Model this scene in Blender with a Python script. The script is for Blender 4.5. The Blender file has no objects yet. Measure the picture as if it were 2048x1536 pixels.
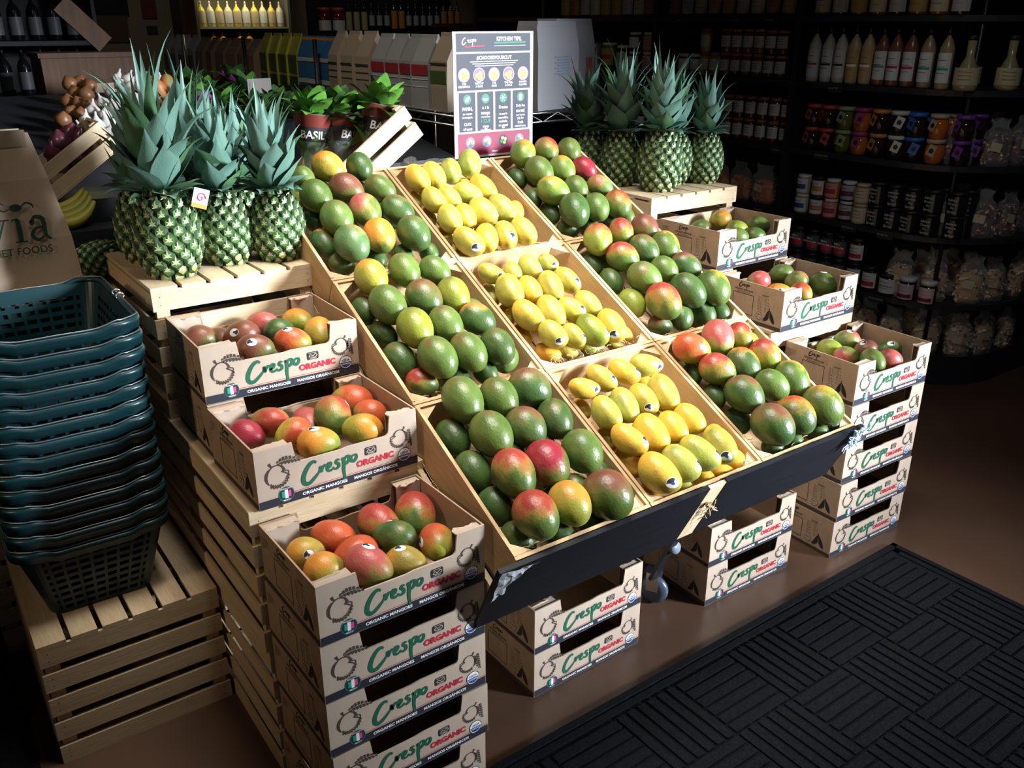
import bpy, math, random
from mathutils import Vector, Matrix
R = random.Random(7)
PI = math.pi
SC = bpy.context.scene
COL = SC.collection

# ------------------------------------------------------------ camera
def cam_axes(yaw, pitch, roll):
    cy, sy = math.cos(yaw), math.sin(yaw)
    fw = Vector((-sy*math.cos(pitch), cy*math.cos(pitch), -math.sin(pitch)))
    r = Vector((cy, sy, 0)); u = r.cross(fw)
    return r*math.cos(roll)+u*math.sin(roll), -r*math.sin(roll)+u*math.cos(roll), fw
cr, cu, cf = cam_axes(-.6168, .3873, -.0005)
cd = bpy.data.cameras.new('camera'); cam = bpy.data.objects.new('camera', cd); COL.objects.link(cam)
cd.sensor_width = 36; cd.lens = 36*1777.59/2048; cd.clip_start = .05; cd.clip_end = 60
cam.matrix_world = Matrix(((cr.x, cu.x, -cf.x, 0), (cr.y, cu.y, -cf.y, 0), (cr.z, cu.z, -cf.z, 1.746), (0, 0, 0, 1)))
SC.camera = cam

# ------------------------------------------------------------ world, exposure, lights
SC.view_settings.view_transform = 'Standard'; SC.view_settings.look = 'None'
SC.view_settings.exposure = -0.12; SC.view_settings.gamma = 1.0; SC.view_settings.use_curve_mapping = False
w = bpy.data.worlds.new('world'); SC.world = w; w.use_nodes = True
w.node_tree.nodes['Background'].inputs[0].default_value = (.55, .62, .75, 1)
w.node_tree.nodes['Background'].inputs[1].default_value = .035

def aim(o, loc, tgt):
    o.location = loc
    o.rotation_euler = (Vector(tgt)-Vector(loc)).to_track_quat('-Z', 'Y').to_euler()
def area(name, loc, tgt, sx, sy, power, col, spread=180):
    l = bpy.data.lights.new(name, 'AREA'); l.shape = 'RECTANGLE'; l.size = sx; l.size_y = sy
    l.energy = power; l.color = col; l.spread = math.radians(spread)
    o = bpy.data.objects.new(name, l); COL.objects.link(o); aim(o, loc, tgt); return o
def spot(name, loc, tgt, power, col, ang, blend=.9, rad=.05):
    l = bpy.data.lights.new(name, 'SPOT'); l.energy = power; l.color = col
    l.spot_size = math.radians(ang); l.spot_blend = blend; l.shadow_soft_size = rad
    o = bpy.data.objects.new(name, l); COL.objects.link(o); aim(o, loc, tgt); return o
# daylight through the shop door, right of and behind the photographer
area('door_daylight', (5.5, -3.0, 2.5), (1.72, 2.1, 1.05), 1.0, 1.7, 76, (.86, .93, 1.0), 25)
# ceiling fittings, with added fill lights among them
area('overhead_fill', (1.35, 1.75, 3.3), (1.45, 1.95, .8), 1.3, 1.3, 26, (1.0, .95, .86), 62)  # added soft fill from above to ease shadow contrast, no actual fitting
spot('track_spot_left', (-1.9, 1.5, 2.5), (.62, 2.12, .98), 84, (1.0, .74, .46), 41, 1.0, .10)
spot('track_spot_middle', (.7, .5, 3.2), (1.2, 1.75, .9), 40, (1.0, .92, .80), 46, 1.0, .08)
spot('track_spot_shelf', (2.6, 1.2, 3.1), (4.35, 2.45, .40), 36, (.92, .95, 1.0), 54, 1.0, .12)
spot('rack_fill_spot', (.8, 2.6, 3.3), (2.0, 4.4, 1.3), 85, (1.0, .92, .8), 70, 1.0, .12)  # added fill that lifts the dark packets on the wire rack
spot('bottles_fill_spot', (3.6, 6.5, 3.3), (4.0, 7.7, 1.7), 14, (1.0, .9, .75), 70, 1.0, .1)  # extra spot added to brighten the bottles on the back shelf
spot('wall_fill_spot', (1.3, 6.4, 3.3), (1.8, 8.2, 1.7), 9, (1.0, .9, .75), 75, 1.0, .1)  # weak added light so the back wall notices show
spot('produce_fill_spot', (-.4, 2.4, 3.1), (.7, 3.7, 1.3), 24, (1.0, .92, .8), 60, 1.0, .12)  # added fill over the produce at the left, not a known fitting

# ------------------------------------------------------------ materials
MATS = {}
def mat(name, col, rough=.6, spec=.5, metal=0, noise=None, bump=None, trans=0, alpha=1, emit=None, coat=0):
    """noise=(scale, colour2, contrast lo, hi[, stretch xyz]); bump=(scale, strength[, stretch])"""
    if name in MATS: return MATS[name]
    m = bpy.data.materials.new(name); m.use_nodes = True; nt = m.node_tree; b = nt.nodes['Principled BSDF']
    b.inputs['Base Color'].default_value = (*col, 1); b.inputs['Roughness'].default_value = rough
    b.inputs['Specular IOR Level'].default_value = spec; b.inputs['Metallic'].default_value = metal
    b.inputs['Transmission Weight'].default_value = trans; b.inputs['Alpha'].default_value = alpha
    b.inputs['Coat Weight'].default_value = coat
    if emit: b.inputs['Emission Color'].default_value = (*emit[0], 1); b.inputs['Emission Strength'].default_value = emit[1]
    def coords(st):
        tc = nt.nodes.new('ShaderNodeTexCoord'); mp = nt.nodes.new('ShaderNodeMapping')
        mp.inputs['Scale'].default_value = st; nt.links.new(tc.outputs['Object'], mp.inputs[0]); return mp
    if noise:
        st = noise[4] if len(noise) > 4 else (1, 1, 1)
        mp = coords(st); n = nt.nodes.new('ShaderNodeTexNoise'); n.inputs['Scale'].default_value = noise[0]
        n.inputs['Detail'].default_value = 5
        r = nt.nodes.new('ShaderNodeValToRGB'); r.color_ramp.elements[0].position = noise[2]; r.color_ramp.elements[1].position = noise[3]
        r.color_ramp.elements[0].color = (*noise[1], 1); r.color_ramp.elements[1].color = (*col, 1)
        nt.links.new(mp.outputs[0], n.inputs['Vector']); nt.links.new(n.outputs['Fac'], r.inputs[0]); nt.links.new(r.outputs[0], b.inputs['Base Color'])
    if bump:
        st = bump[2] if len(bump) > 2 else (1, 1, 1)
        mp = coords(st); n = nt.nodes.new('ShaderNodeTexNoise'); n.inputs['Scale'].default_value = bump[0]
        n.inputs['Detail'].default_value = 4
        u = nt.nodes.new('ShaderNodeBump'); u.inputs['Strength'].default_value = bump[1]; u.inputs['Distance'].default_value = .004
        nt.links.new(mp.outputs[0], n.inputs['Vector']); nt.links.new(n.outputs['Fac'], u.inputs['Height']); nt.links.new(u.outputs[0], b.inputs['Normal'])
    MATS[name] = m; return m

def wood(name, c1, c2, stretch, rough=.62):
    """pale softwood: long grain streaks along one axis"""
    m = mat(name, c1, rough, .3)
    nt = m.node_tree; b = nt.nodes['Principled BSDF']
    tc = nt.nodes.new('ShaderNodeTexCoord'); mp = nt.nodes.new('ShaderNodeMapping'); mp.inputs['Scale'].default_value = stretch
    oi = nt.nodes.new('ShaderNodeObjectInfo'); ad = nt.nodes.new('ShaderNodeVectorMath'); ad.operation = 'ADD'
    nt.links.new(tc.outputs['Object'], ad.inputs[0]); nt.links.new(oi.outputs['Random'], ad.inputs[1]); nt.links.new(ad.outputs[0], mp.inputs[0])
    n = nt.nodes.new('ShaderNodeTexNoise'); n.inputs['Scale'].default_value = 14; n.inputs['Detail'].default_value = 6; n.inputs['Distortion'].default_value = 1.2
    n2 = nt.nodes.new('ShaderNodeTexNoise'); n2.inputs['Scale'].default_value = 2.2; n2.inputs['Detail'].default_value = 2
    mx = nt.nodes.new('ShaderNodeMath'); mx.operation = 'ADD'; mx.use_clamp = True
    ml = nt.nodes.new('ShaderNodeMath'); ml.operation = 'MULTIPLY'; ml.inputs[1].default_value = .5
    r = nt.nodes.new('ShaderNodeValToRGB'); r.color_ramp.elements[0].position = .35; r.color_ramp.elements[1].position = .8
    r.color_ramp.elements[0].color = (*c2, 1); r.color_ramp.elements[1].color = (*c1, 1)
    nt.links.new(mp.outputs[0], n.inputs['Vector']); nt.links.new(mp.outputs[0], n2.inputs['Vector'])
    nt.links.new(n2.outputs['Fac'], ml.inputs[0]); nt.links.new(ml.outputs[0], mx.inputs[0])
    ml2 = nt.nodes.new('ShaderNodeMath'); ml2.operation = 'MULTIPLY'; ml2.inputs[1].default_value = .6
    nt.links.new(n.outputs['Fac'], ml2.inputs[0]); nt.links.new(ml2.outputs[0], mx.inputs[1])
    nt.links.new(mx.outputs[0], r.inputs[0]); nt.links.new(r.outputs[0], b.inputs['Base Color'])
    u = nt.nodes.new('ShaderNodeBump'); u.inputs['Strength'].default_value = .15; u.inputs['Distance'].default_value = .003
    nt.links.new(n.outputs['Fac'], u.inputs['Height']); nt.links.new(u.outputs[0], b.inputs['Normal'])
    return m
W1, W2 = (.70, .585, .41), (.50, .365, .215)
WX = wood('pine_grain_across', W1, W2, (1.2, 14, 14)); WY = wood('pine_grain_deep', W1, W2, (14, 1.2, 14)); WZ = wood('pine_grain_upright', W1, W2, (14, 14, 1.2))
D1, D2 = (.60, .42, .24), (.40, .25, .12)
DX = wood('crate_board_across', D1, D2, (1.2, 14, 14)); DY = wood('crate_board_deep', D1, D2, (14, 1.2, 14)); DZ = wood('crate_board_upright', (.66, .50, .32), D2, (14, 14, 1.2))
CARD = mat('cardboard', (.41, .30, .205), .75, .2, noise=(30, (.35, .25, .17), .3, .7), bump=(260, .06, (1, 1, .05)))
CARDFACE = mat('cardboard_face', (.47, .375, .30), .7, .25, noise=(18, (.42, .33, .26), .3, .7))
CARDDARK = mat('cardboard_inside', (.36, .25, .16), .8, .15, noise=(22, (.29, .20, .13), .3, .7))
INK = mat('ink_black', (.022, .02, .024), .6, .3)
INKBROWN = mat('ink_brown', (.06, .045, .035), .7, .2)
INKGREEN = mat('ink_green', (.012, .10, .055), .55, .3)
INKRED = mat('ink_red', (.40, .02, .04), .55, .3)
INKWHITE = mat('ink_white', (.78, .78, .76), .55, .3)
INKNAVY = mat('ink_navy', (.022, .024, .036), .55, .3)
INKPINK = mat('ink_pink', (.60, .06, .25), .55, .3)
INKTEAL = mat('ink_teal', (.01, .30, .20), .55, .3)
INKBLUE = mat('ink_blue', (.02, .06, .22), .55, .3)
BLACKPAINT = mat('black_painted_board', (.0075, .0085, .012), .45, .35, noise=(6, (.005, .006, .009), .3, .7, (1, 20, 20)), bump=(40, .12, (.1, 3, 3)))
BLACKSHELF = mat('black_shelf_paint', (.012, .014, .018), .45, .4, bump=(30, .1))
METALDARK = mat('dark_steel', (.012, .014, .018), .4, .5, .3)
CHROME = mat('chrome_wire', (.55, .55, .53), .28, .5, 1.0)
STRAW = mat('wood_wool', (.62, .46, .27), .7, .3)
GLASSFILM = mat('clear_film', (.70, .74, .78), .10, .8, 0, alpha=.13, bump=(45, .9))

# ------------------------------------------------------------ mesh helpers
class MB:
    def __init__(s): s.v = []; s.f = []; s.m = []; s.sm = []; s.mats = []
    def mi(s, m):
        if m not in s.mats: s.mats.append(m)
        return s.mats.index(m)
    def add(s, vs, fs, m, smooth=False, M=None):
        o = len(s.v); k = s.mi(m)
        s.v += [tuple(M @ Vector(p)) for p in vs] if M else [tuple(p) for p in vs]
        for f in fs: s.f.append([i+o for i in f]); s.m.append(k); s.sm.append(smooth)
        return s
    def box(s, a, b, m, M=None):
        x0, y0, z0 = a; x1, y1, z1 = b
        vs = [(x0,y0,z0),(x1,y0,z0),(x1,y1,z0),(x0,y1,z0),(x0,y0,z1),(x1,y0,z1),(x1,y1,z1),(x0,y1,z1)]
        return s.add(vs, [(0,3,2,1),(4,5,6,7),(0,1,5,4),(1,2,6,5),(2,3,7,6),(3,0,4,7)], m, False, M)
    def prism(s, poly, t, m, M=None, smooth=False):
        """polygon in xy, extruded from z=0 to z=t"""
        n = len(poly); vs = [(x, y, 0) for x, y in poly]+[(x, y, t) for x, y in poly]
        fs = [tuple(range(n-1, -1, -1)), tuple(range(n, 2*n))]+[(i, (i+1) % n, (i+1) % n+n, i+n) for i in range(n)]
        return s.add(vs, fs, m, smooth, M)
    def poly(s, pts, m, M=None): return s.add([(x, y, 0) for x, y in pts], [tuple(range(len(pts)))], m, False, M)
    def tube(s, P, r, m, n=6, closed=False, M=None, cap=True):
        P = [Vector(p) for p in P]; L = len(P); vs = []; fs = []
        up = None
        for i, p in enumerate(P):
            a = P[(i-1) % L] if (closed or i > 0) else p; b = P[(i+1) % L] if (closed or i < L-1) else p
            d = (b-a); d = d.normalized() if d.length > 1e-9 else Vector((0, 0, 1))
            if up is None: up = Vector((0, 0, 1)) if abs(d.z) < .9 else Vector((1, 0, 0))
            sx = d.cross(up); sx = sx.normalized() if sx.length > 1e-6 else Vector((1, 0, 0)); up = sx.cross(d).normalized()
            rr = r[i] if isinstance(r, (list, tuple)) else r
            for k in range(n):
                t = 2*PI*k/n; vs.append(p+sx*math.cos(t)*rr+up*math.sin(t)*rr)
        for i in range(L if closed else L-1):
            for k in range(n):
                a = i*n+k; b = i*n+(k+1) % n; c = ((i+1) % L)*n+(k+1) % n; d = ((i+1) % L)*n+k
                fs.append((a, b, c, d))
        if cap and not closed: fs.append(tuple(range(n))[::-1]); fs.append(tuple((L-1)*n+k for k in range(n)))
        return s.add(vs, fs, m, True, M)
    def lathe(s, prof, m, n=20, M=None, smooth=True, a0=0, a1=2*PI):
        full = abs(a1-a0-2*PI) < 1e-6; vs = []; fs = []; L = len(prof); N = n if full else n+1
        for i in range(N):
            t = a0+(a1-a0)*i/n
            for r, z in prof: vs.append((r*math.cos(t), r*math.sin(t), z))
        for i in range(n):
            j = (i+1) % N
            for k in range(L-1):
                a, b, c, d = i*L+k, j*L+k, j*L+k+1, i*L+k+1
                if prof[k][0] < 1e-6: fs.append((a, c, d))
                elif prof[k+1][0] < 1e-6: fs.append((a, b, c))
                else: fs.append((a, b, c, d))
        return s.add(vs, fs, m, smooth, M)
    def stroke(s, pts, wd, m, M=None, z=0):
        """flat ribbon with varying width in the xy plane"""
        n = len(pts); vs = []
        for i, (x, y) in enumerate(pts):
            a = pts[max(i-1, 0)]; b = pts[min(i+1, n-1)]
            dx, dy = b[0]-a[0], b[1]-a[1]; l = math.hypot(dx, dy) or 1
            w_ = (wd[i] if isinstance(wd, (list, tuple)) else wd)/2
            vs += [(x-dy/l*w_, y+dx/l*w_, z), (x+dy/l*w_, y-dx/l*w_, z)]
        return s.add(vs, [(2*i+1, 2*i+3, 2*i+2, 2*i) for i in range(n-1)], m, False, M)
    def disc(s, cx, cy, r, m, M=None, z=0, n=24, ry=None):
        ry = ry or r
        return s.add([(cx+r*math.cos(2*PI*i/n), cy+ry*math.sin(2*PI*i/n), z) for i in range(n)], [tuple(range(n))], m, False, M)
    def ring(s, cx, cy, r0, r1, m, M=None, z=0, n=24):
        vs = [(cx+r*math.cos(2*PI*i/n), cy+r*math.sin(2*PI*i/n), z) for i in range(n) for r in (r0, r1)]
        return s.add(vs, [(2*i, 2*i+1, (2*i+3) % (2*n), (2*i+2) % (2*n)) for i in range(n)], m, False, M)
    def text(s, body, size, m, M=None, align='LEFT', bold=0, sx=1, shear=0, z=0):
        vs, fs = text_mesh(body, align, bold, shear)
        return s.add([(x*size*sx, y*size, z) for x, y in vs], fs, m, False, M)
    def mesh(s, name):
        me = bpy.data.meshes.new(name); me.from_pydata(s.v, [], s.f)
        for m in s.mats: me.materials.append(m)
        me.polygons.foreach_set('material_index', s.m); me.polygons.foreach_set('use_smooth', s.sm)
        me.update(); return me
_TX = {}
def text_mesh(body, align, bold, shear):
    k = (body, align, bold, shear)
    if k not in _TX:
        c = bpy.data.curves.new('t', 'FONT'); c.body = body; c.size = 1; c.align_x = align; c.offset = bold; c.shear = shear; c.resolution_u = 3
        o = bpy.data.objects.new('t', c); COL.objects.link(o); dg = bpy.context.evaluated_depsgraph_get(); dg.update()
        me = o.evaluated_get(dg).to_mesh()
        _TX[k] = ([(v.co.x, v.co.y) for v in me.vertices], [tuple(p.vertices) for p in me.polygons])
        o.evaluated_get(dg).to_mesh_clear(); bpy.data.objects.remove(o); bpy.data.curves.remove(c)
    return _TX[k]

def obj(name, data, parent=None, loc=(0, 0, 0), rz=0, label=None):
    if isinstance(data, MB): data = data.mesh(name)
    o = bpy.data.objects.new(name, data); COL.objects.link(o)
    if parent: o.parent = parent
    o.location = loc; o.rotation_euler = (0, 0, rz)
    if label: o['label'] = label
    return o
def tag(o, label, cat, group=None, kind=None):
    if label: o['label'] = label
    if cat: o['category'] = cat
    if group: o['group'] = group
    if kind: o['kind'] = kind
    return o
def empty(name, label, cat, loc=(0, 0, 0), rz=0, group=None):
    o = bpy.data.objects.new(name, None); COL.objects.link(o); o.location = loc; o.rotation_euler = (0, 0, rz)
    o.empty_display_size = .05
    return tag(o, label, cat, group)
def struct(name, mb, label=None):
    o = obj(name, mb); o['kind'] = 'structure'
    if label: o['label'] = label
    return o
def dup(o, parent=None, loc=None, rz=None, label=None, group=None):
    c = o.copy(); COL.objects.link(c)
    if parent: c.parent = parent
    if loc is not None: c.location = loc
    if rz is not None: c.rotation_euler = (0, 0, rz)
    if label: c['label'] = label
    if group: c['group'] = group
    for ch in list(o.children): dup(ch, c)
    return c
def T(x=0, y=0, z=0): return Matrix.Translation((x, y, z))
def RX(a): return Matrix.Rotation(a, 4, 'X')
def RY(a): return Matrix.Rotation(a, 4, 'Y')
def RZ(a): return Matrix.Rotation(a, 4, 'Z')
def S3(x, y, z): return Matrix.Diagonal((x, y, z, 1))
ORD = ['first', 'second', 'third', 'fourth', 'fifth', 'sixth', 'seventh', 'eighth', 'ninth', 'tenth', 'eleventh', 'twelfth', 'thirteenth', 'fourteenth', 'fifteenth', 'sixteenth']
# ------------------------------------------------------------ the room
FLOOR = mat('brown_concrete_floor', (.125, .070, .046), .30, .5, noise=(1.6, (.075, .042, .028), .25, .75), bump=(9, .10))
f = MB(); f.box((-6, -4, -.1), (9, 9, 0), FLOOR); struct('floor', f, 'glossy reddish brown stained concrete floor')
WALL = mat('cream_wall_paint', (.42, .37, .25), .8, .2, noise=(3, (.36, .32, .22), .3, .7))
b = MB(); b.box((-6, 8.2, 0), (9, 8.35, 3.6), WALL); struct('wall_back', b, 'cream painted back wall of the shop')
b = MB(); b.box((-6.15, -4, 0), (-6, 8.35, 3.6), WALL); struct('wall_left', b, 'cream painted left wall of the shop')
b = MB(); b.box((6.6, -1.5, 0), (6.75, 8.35, 3.6), WALL); struct('wall_right', b, 'cream painted right wall of the shop')
b = MB(); b.box((-6.15, -4, 3.6), (9, 8.35, 3.7), mat('dark_ceiling', (.05, .05, .055), .9)); struct('ceiling', b, 'dark painted shop ceiling')

# ---- ribbed entrance mats
MATF = mat('charcoal_mat_pile', (.010, .011, .015), .95, .1, noise=(120, (.004, .005, .007), .3, .7), bump=(160, .6))
def entrance_mat(x0, x1, y0, y1, loc, rz, label, cells=.20):
    m = MB(); m.box((x0, y0, 0), (x1, y1, .008), MATF)
    # raised border
    for w_ in (0, .028):
        h = .013-w_*.08
        m.box((x0+w_, y0+w_, .008), (x1-w_, y0+w_+.02, h), MATF); m.box((x0+w_, y1-w_-.02, .008), (x1-w_, y1-w_, h), MATF)
        m.box((x0+w_, y0+w_, .008), (x0+w_+.02, y1-w_, h), MATF); m.box((x1-w_-.02, y0+w_, .008), (x1-w_, y1-w_, h), MATF)
    bx0, bx1, by0, by1 = x0+.06, x1-.06, y0+.06, y1-.06
    nx = int((bx1-bx0)/cells); ny = int((by1-by0)/cells); cx = (bx1-bx0)/nx; cy = (by1-by0)/ny
    for i in range(nx):
        for j in range(ny):
            ax, ay = bx0+i*cx, by0+j*cy; k = 6
            for q in range(k):
                if (i+j) % 2:
                    a = ax+(q+.12)*cx/k; m.prism([(a, ay+.004), (a+cx/k*.72, ay+.004), (a+cx/k*.72, ay+cy-.004), (a, ay+cy-.004)], .006, MATF, T(0, 0, .008))
                else:
                    a = ay+(q+.12)*cy/k; m.prism([(ax+.004, a), (ax+cx-.004, a), (ax+cx-.004, a+cy/k*.72), (ax+.004, a+cy/k*.72)], .006, MATF, T(0, 0, .008))
    o = obj('entrance_mat', m, None, loc, rz); tag(o, label, 'mat'); return o
entrance_mat(0, 1.9, -1.5, 0, (.80, 1.42, .001), .012, 'charcoal ribbed entrance mat with woven block pattern in front of the mango display')
m = MB(); m.box((0, 0, 0), (.9, .7, .008), MATF); m.box((.02, .02, .008), (.88, .68, .011), MATF)
o = obj('floor_mat', m, None, (-.88, 2.05, .001), 0); tag(o, 'plain dark floor mat left of the slatted crate under the baskets', 'mat')

# ------------------------------------------------------------ mango cartons
CW, CD, CH = .40, .2921, .1432
FRONT = T(0, -.0006, 0) @ RX(PI/2)        # xy of a drawing -> front face
def arc(cx, cy, r, a0, a1, n=16, ry=None):
    ry = ry or r
    return [(cx+r*math.cos(math.radians(a0+(a1-a0)*i/n)), cy+ry*math.sin(math.radians(a0+(a1-a0)*i/n))) for i in range(n+1)]
def bez(P, n=10):
    """smooth curve through control points (Catmull-Rom)"""
    out = []; Q = [P[0]]+list(P)+[P[-1]]
    for i in range(1, len(Q)-2):
        for k in range(n):
            t = k/n; a, b, c, d = Q[i-1], Q[i], Q[i+1], Q[i+2]
            out.append(tuple(.5*((2*b[j])+(-a[j]+c[j])*t+(2*a[j]-5*b[j]+4*c[j]-d[j])*t*t+(-a[j]+3*b[j]-3*c[j]+d[j])*t**3) for j in (0, 1)))
    out.append(tuple(P[-1])); return out
def swell(n, w0, w1):
    return [w0+(w1-w0)*math.sin(PI*i/(n-1)) for i in range(n)]
def script_crespo(mb, x, y, s, m, M, z=0):
    """hand-brushed wordmark, s = height of the small letters"""
    lift = [z]
    def st(P, w0=.16, w1=.30):
        c = bez(P, 7); lift[0] += .00006; mb.stroke([(x+px*s, y+py*s) for px, py in c], [v*s*1.3 for v in swell(len(c), w0, w1)], m, M, lift[0])
    st([(1.75, 1.55), (1.45, 1.78), (.9, 1.5), (.35, .75), (.1, -.05), (.3, -.6), (.85, -.62), (1.55, -.1), (1.95, .28)], .2, .42)   # C
    st([(1.95, .28), (2.2, .75), (2.18, .9), (2.25, .35), (2.35, .55), (2.65, .95), (2.9, .85)])                                       # r
    st([(2.85, .45), (3.3, .6), (3.45, .95), (3.15, 1.0), (2.98, .6), (3.05, .2), (3.4, .12), (3.8, .4)])                              # e
    st([(4.5, 1.1), (4.2, 1.15), (4.05, .9), (4.35, .62), (4.35, .3), (4.0, .12), (3.75, .2)])                                         # s
    st([(4.75, .95), (4.95, 1.1), (5.0, .6), (4.92, -.4), (5.02, -1.55)], .2, .34)                                                      # p stem
    st([(4.98, .7), (5.3, 1.2), (5.68, 1.15), (5.62, .7), (5.3, .4), (5.02, .5)])                                                      # p bowl
    st([(6.3, 1.2), (5.95, 1.0), (5.92, .6), (6.2, .42), (6.52, .7), (6.55, 1.1), (6.3, 1.2)])                                         # o
def mango_mark(mb, x, y, s, m, M, flip=False, z=0):
    """line-drawn mango with a feathered leaf"""
    k = -1 if flip else 1
    def P(l): return [(x+px*s*k, y+py*s) for px, py in l]
    mb.stroke(P(arc(0, 0, 1, 112, 222)), [s*v for v in swell(17, .08, .30)], m, M, z)
    for i in range(9):                                   # rope-like lower edge
        a = math.radians(224+i*14); r0, r1 = .84, 1.18
        mb.stroke(P([(r0*math.cos(a), r0*math.sin(a)), (r1*math.cos(a+.30), r1*math.sin(a+.30))]), [.08*s, .24*s], m, M, z)
    mb.stroke(P(bez([(1.0, -.2), (1.1, .2), (.85, .34), (.45, .34), (.75, .16), (1.0, -.05)], 4)), s*.12, m, M, z)
    mb.stroke(P(bez([(-.62, 1.38), (-.42, 1.02), (.05, 1.05), (.5, .85), (.72, .42)], 5)), [s*v for v in swell(21, .30, .12)], m, M, z)
    ang = .32 if not flip else -1.40
    ca, sa = math.cos(ang), math.sin(ang); ox_, oy_ = (-.1, 1.12) if not flip else (-1.28, 1.15)
    for i in range(7):
        cx = .16+i*.29; hw = .40*math.sin(PI*min(.97, (i+1.1)/8))+.05; drop = -.05*i*i*.35
        for sg in (1, -1):
            q = [(cx, sg*.03+drop), (cx+.10, sg*hw+drop*1.2), (cx+.31, sg*hw*.85+drop*1.3), (cx+.25, sg*.03+drop*1.25)]
            q = P([(ox_+a_*ca-b_*sa, oy_+a_*sa+b_*ca) for a_, b_ in q]); mb.poly(q if sg*k < 0 else q[::-1], m, M)
NOTCH = [(.094, CH), (.094, CH-.036)]
def front_outline():
    r = .012; zb = .094
    p = [(0, 0), (CW, 0), (CW, CH), (.329, CH), (.325, zb+.016)]
    p += [(.325-r+r*math.cos(math.radians(a)), zb+r+r*math.sin(math.radians(a))) for a in (-10, -35, -60, -85)]
    p += [(.22, zb+.0015), (.2, zb-.001), (.104, zb), (.094, zb+.006), (.088, CH), (0, CH)]
    return p
def build_carton():
    root = empty('mango_carton', 'x', 'carton')
    t = .004
    fp = MB(); n = len(front_outline())
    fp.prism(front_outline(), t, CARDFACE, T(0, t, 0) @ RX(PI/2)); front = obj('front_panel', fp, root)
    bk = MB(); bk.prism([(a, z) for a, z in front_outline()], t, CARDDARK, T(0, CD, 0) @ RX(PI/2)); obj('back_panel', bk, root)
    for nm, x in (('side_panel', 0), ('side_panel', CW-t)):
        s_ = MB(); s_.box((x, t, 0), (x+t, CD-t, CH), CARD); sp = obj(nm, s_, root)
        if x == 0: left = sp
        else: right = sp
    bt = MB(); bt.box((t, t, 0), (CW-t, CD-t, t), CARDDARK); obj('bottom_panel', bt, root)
    # doubled corner posts with ragged tops
    for sx, sy in ((0, 0), (1, 0), (0, 1), (1, 1)):
        c = MB(); rr = random.Random(sx*2+sy+5)
        x0, x1 = (.006, .082) if sx == 0 else (.330, .394)
        y = .022 if sy == 0 else CD-.026
        top = [(x0+(x1-x0)*i/7, CH-.002+rr.uniform(-.006, .003)) for i in range(8)]
        c.prism([(x0, .004), (x1, .004)]+top[::-1], .003, CARDFACE, T(0, y+.003, 0) @ RX(PI/2))
        # folded-over strip joining the panel and the post, torn along its free edge
        ya, yb = (.004, y) if sy == 0 else (y+.003, CD-.004)
        fl = [(x0, ya), (x1, ya), (x1, yb)]+[(x0+(x1-x0)*(1-i/6), yb+(rr.uniform(.0, .014) if sy == 0 else -rr.uniform(0, .014))) for i in range(7)]
        c.prism(fl if sy == 0 else [(x0, yb), (x1, yb)]+[(x0+(x1-x0)*(1-i/6), ya-rr.uniform(0, .012)) for i in range(7)], .0025, CARDFACE, T(0, 0, CH-.006))
        obj('corner_post', c, root)
    # printing on the front
    p = MB(); F = FRONT
    p.poly([(0.001, .001), (CW-.001, .001), (CW-.001, .0215), (.001, .0215)], INKNAVY, F)
    p.stroke([(.075, .0245), (CW-.002, .0245)], .0013, INKRED, F)
    p.text('ORGANIC MANGOES', .0102, INKWHITE, F @ T(.101, .0085, .0003), bold=.03, sx=1.13)
    p.text('MANGOS ORG\u00c1NICOS', .0102, INKWHITE, F @ T(.229, .0085, .0003), bold=.03, sx=1.08)
    script_crespo(p, .104, .047, .0205, INKGREEN, F @ T(0, 0, .0003))
    p.text('ORGANIC', .0205, INKRED, F @ T(.2375, .037, .0003), bold=.055, sx=1.04)
    p.prism([(.262, .060), (.289, .060), (.291, .063), (.291, .077), (.288, .080), (.263, .080), (.260, .077), (.260, .063)], .0002, INK, F)
    p.stroke(bez([(.265, .068), (.270, .073), (.276, .069), (.283, .074), (.287, .069), (.280, .065), (.272, .066), (.265, .068)], 4), .0017, CARDFACE, F, .0004)
    p.stroke([(.265, .077), (.286, .077)], .0012, CARDFACE, F, .0004); p.stroke([(.267, .0625), (.285, .0625)], .0012, CARDFACE, F, .0004)
    mango_mark(p, .047, .0735, .0250, INKBROWN, F); mango_mark(p, .3565, .080, .0205, INKBROWN, F @ T(.351, .079, 0) @ RZ(-.12) @ T(-.3565, -.080, 0), True)
    # round origin badge with the tricolour
    p.disc(.064, .0245, .0185, INKNAVY, F, .0004); p.ring(.064, .0245, .0172, .0181, INKTEAL, F, .0006)
    for dx, mm in ((-1, INKTEAL), (0, INKWHITE), (1, INKPINK)):
        p.poly([(.064+dx*.0072-.0036, .0245-.0105+abs(dx)*.003), (.064+dx*.0072+.0036, .0245-.0105+abs(dx)*.003), (.064+dx*.0072+.0036, .0245+.0105-abs(dx)*.003), (.064+dx*.0072-.0036, .0245+.0105-abs(dx)*.003)], mm, F @ T(0, 0, .0006))
    p.text('PRODUCE OF', .0042, INKWHITE, F @ T(.064, .0365, .0007), 'CENTER', .02); p.text('MEXICO', .0046, INKWHITE, F @ T(.064, .0085, .0007), 'CENTER', .02)
    # certification roundel
    p.disc(.363, .0335, .0178, INKNAVY, F, .0004); p.disc(.363, .0335, .0162, INKWHITE, F, .0006)
    p.poly([(.3475, .0335), (.3785, .0335)]+[(.363+.0146*math.cos(math.radians(a)), .0335+.0146*math.sin(math.radians(a))) for a in range(-10, -171, -16)], INKBLUE, F @ T(0, 0, .0008))
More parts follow.
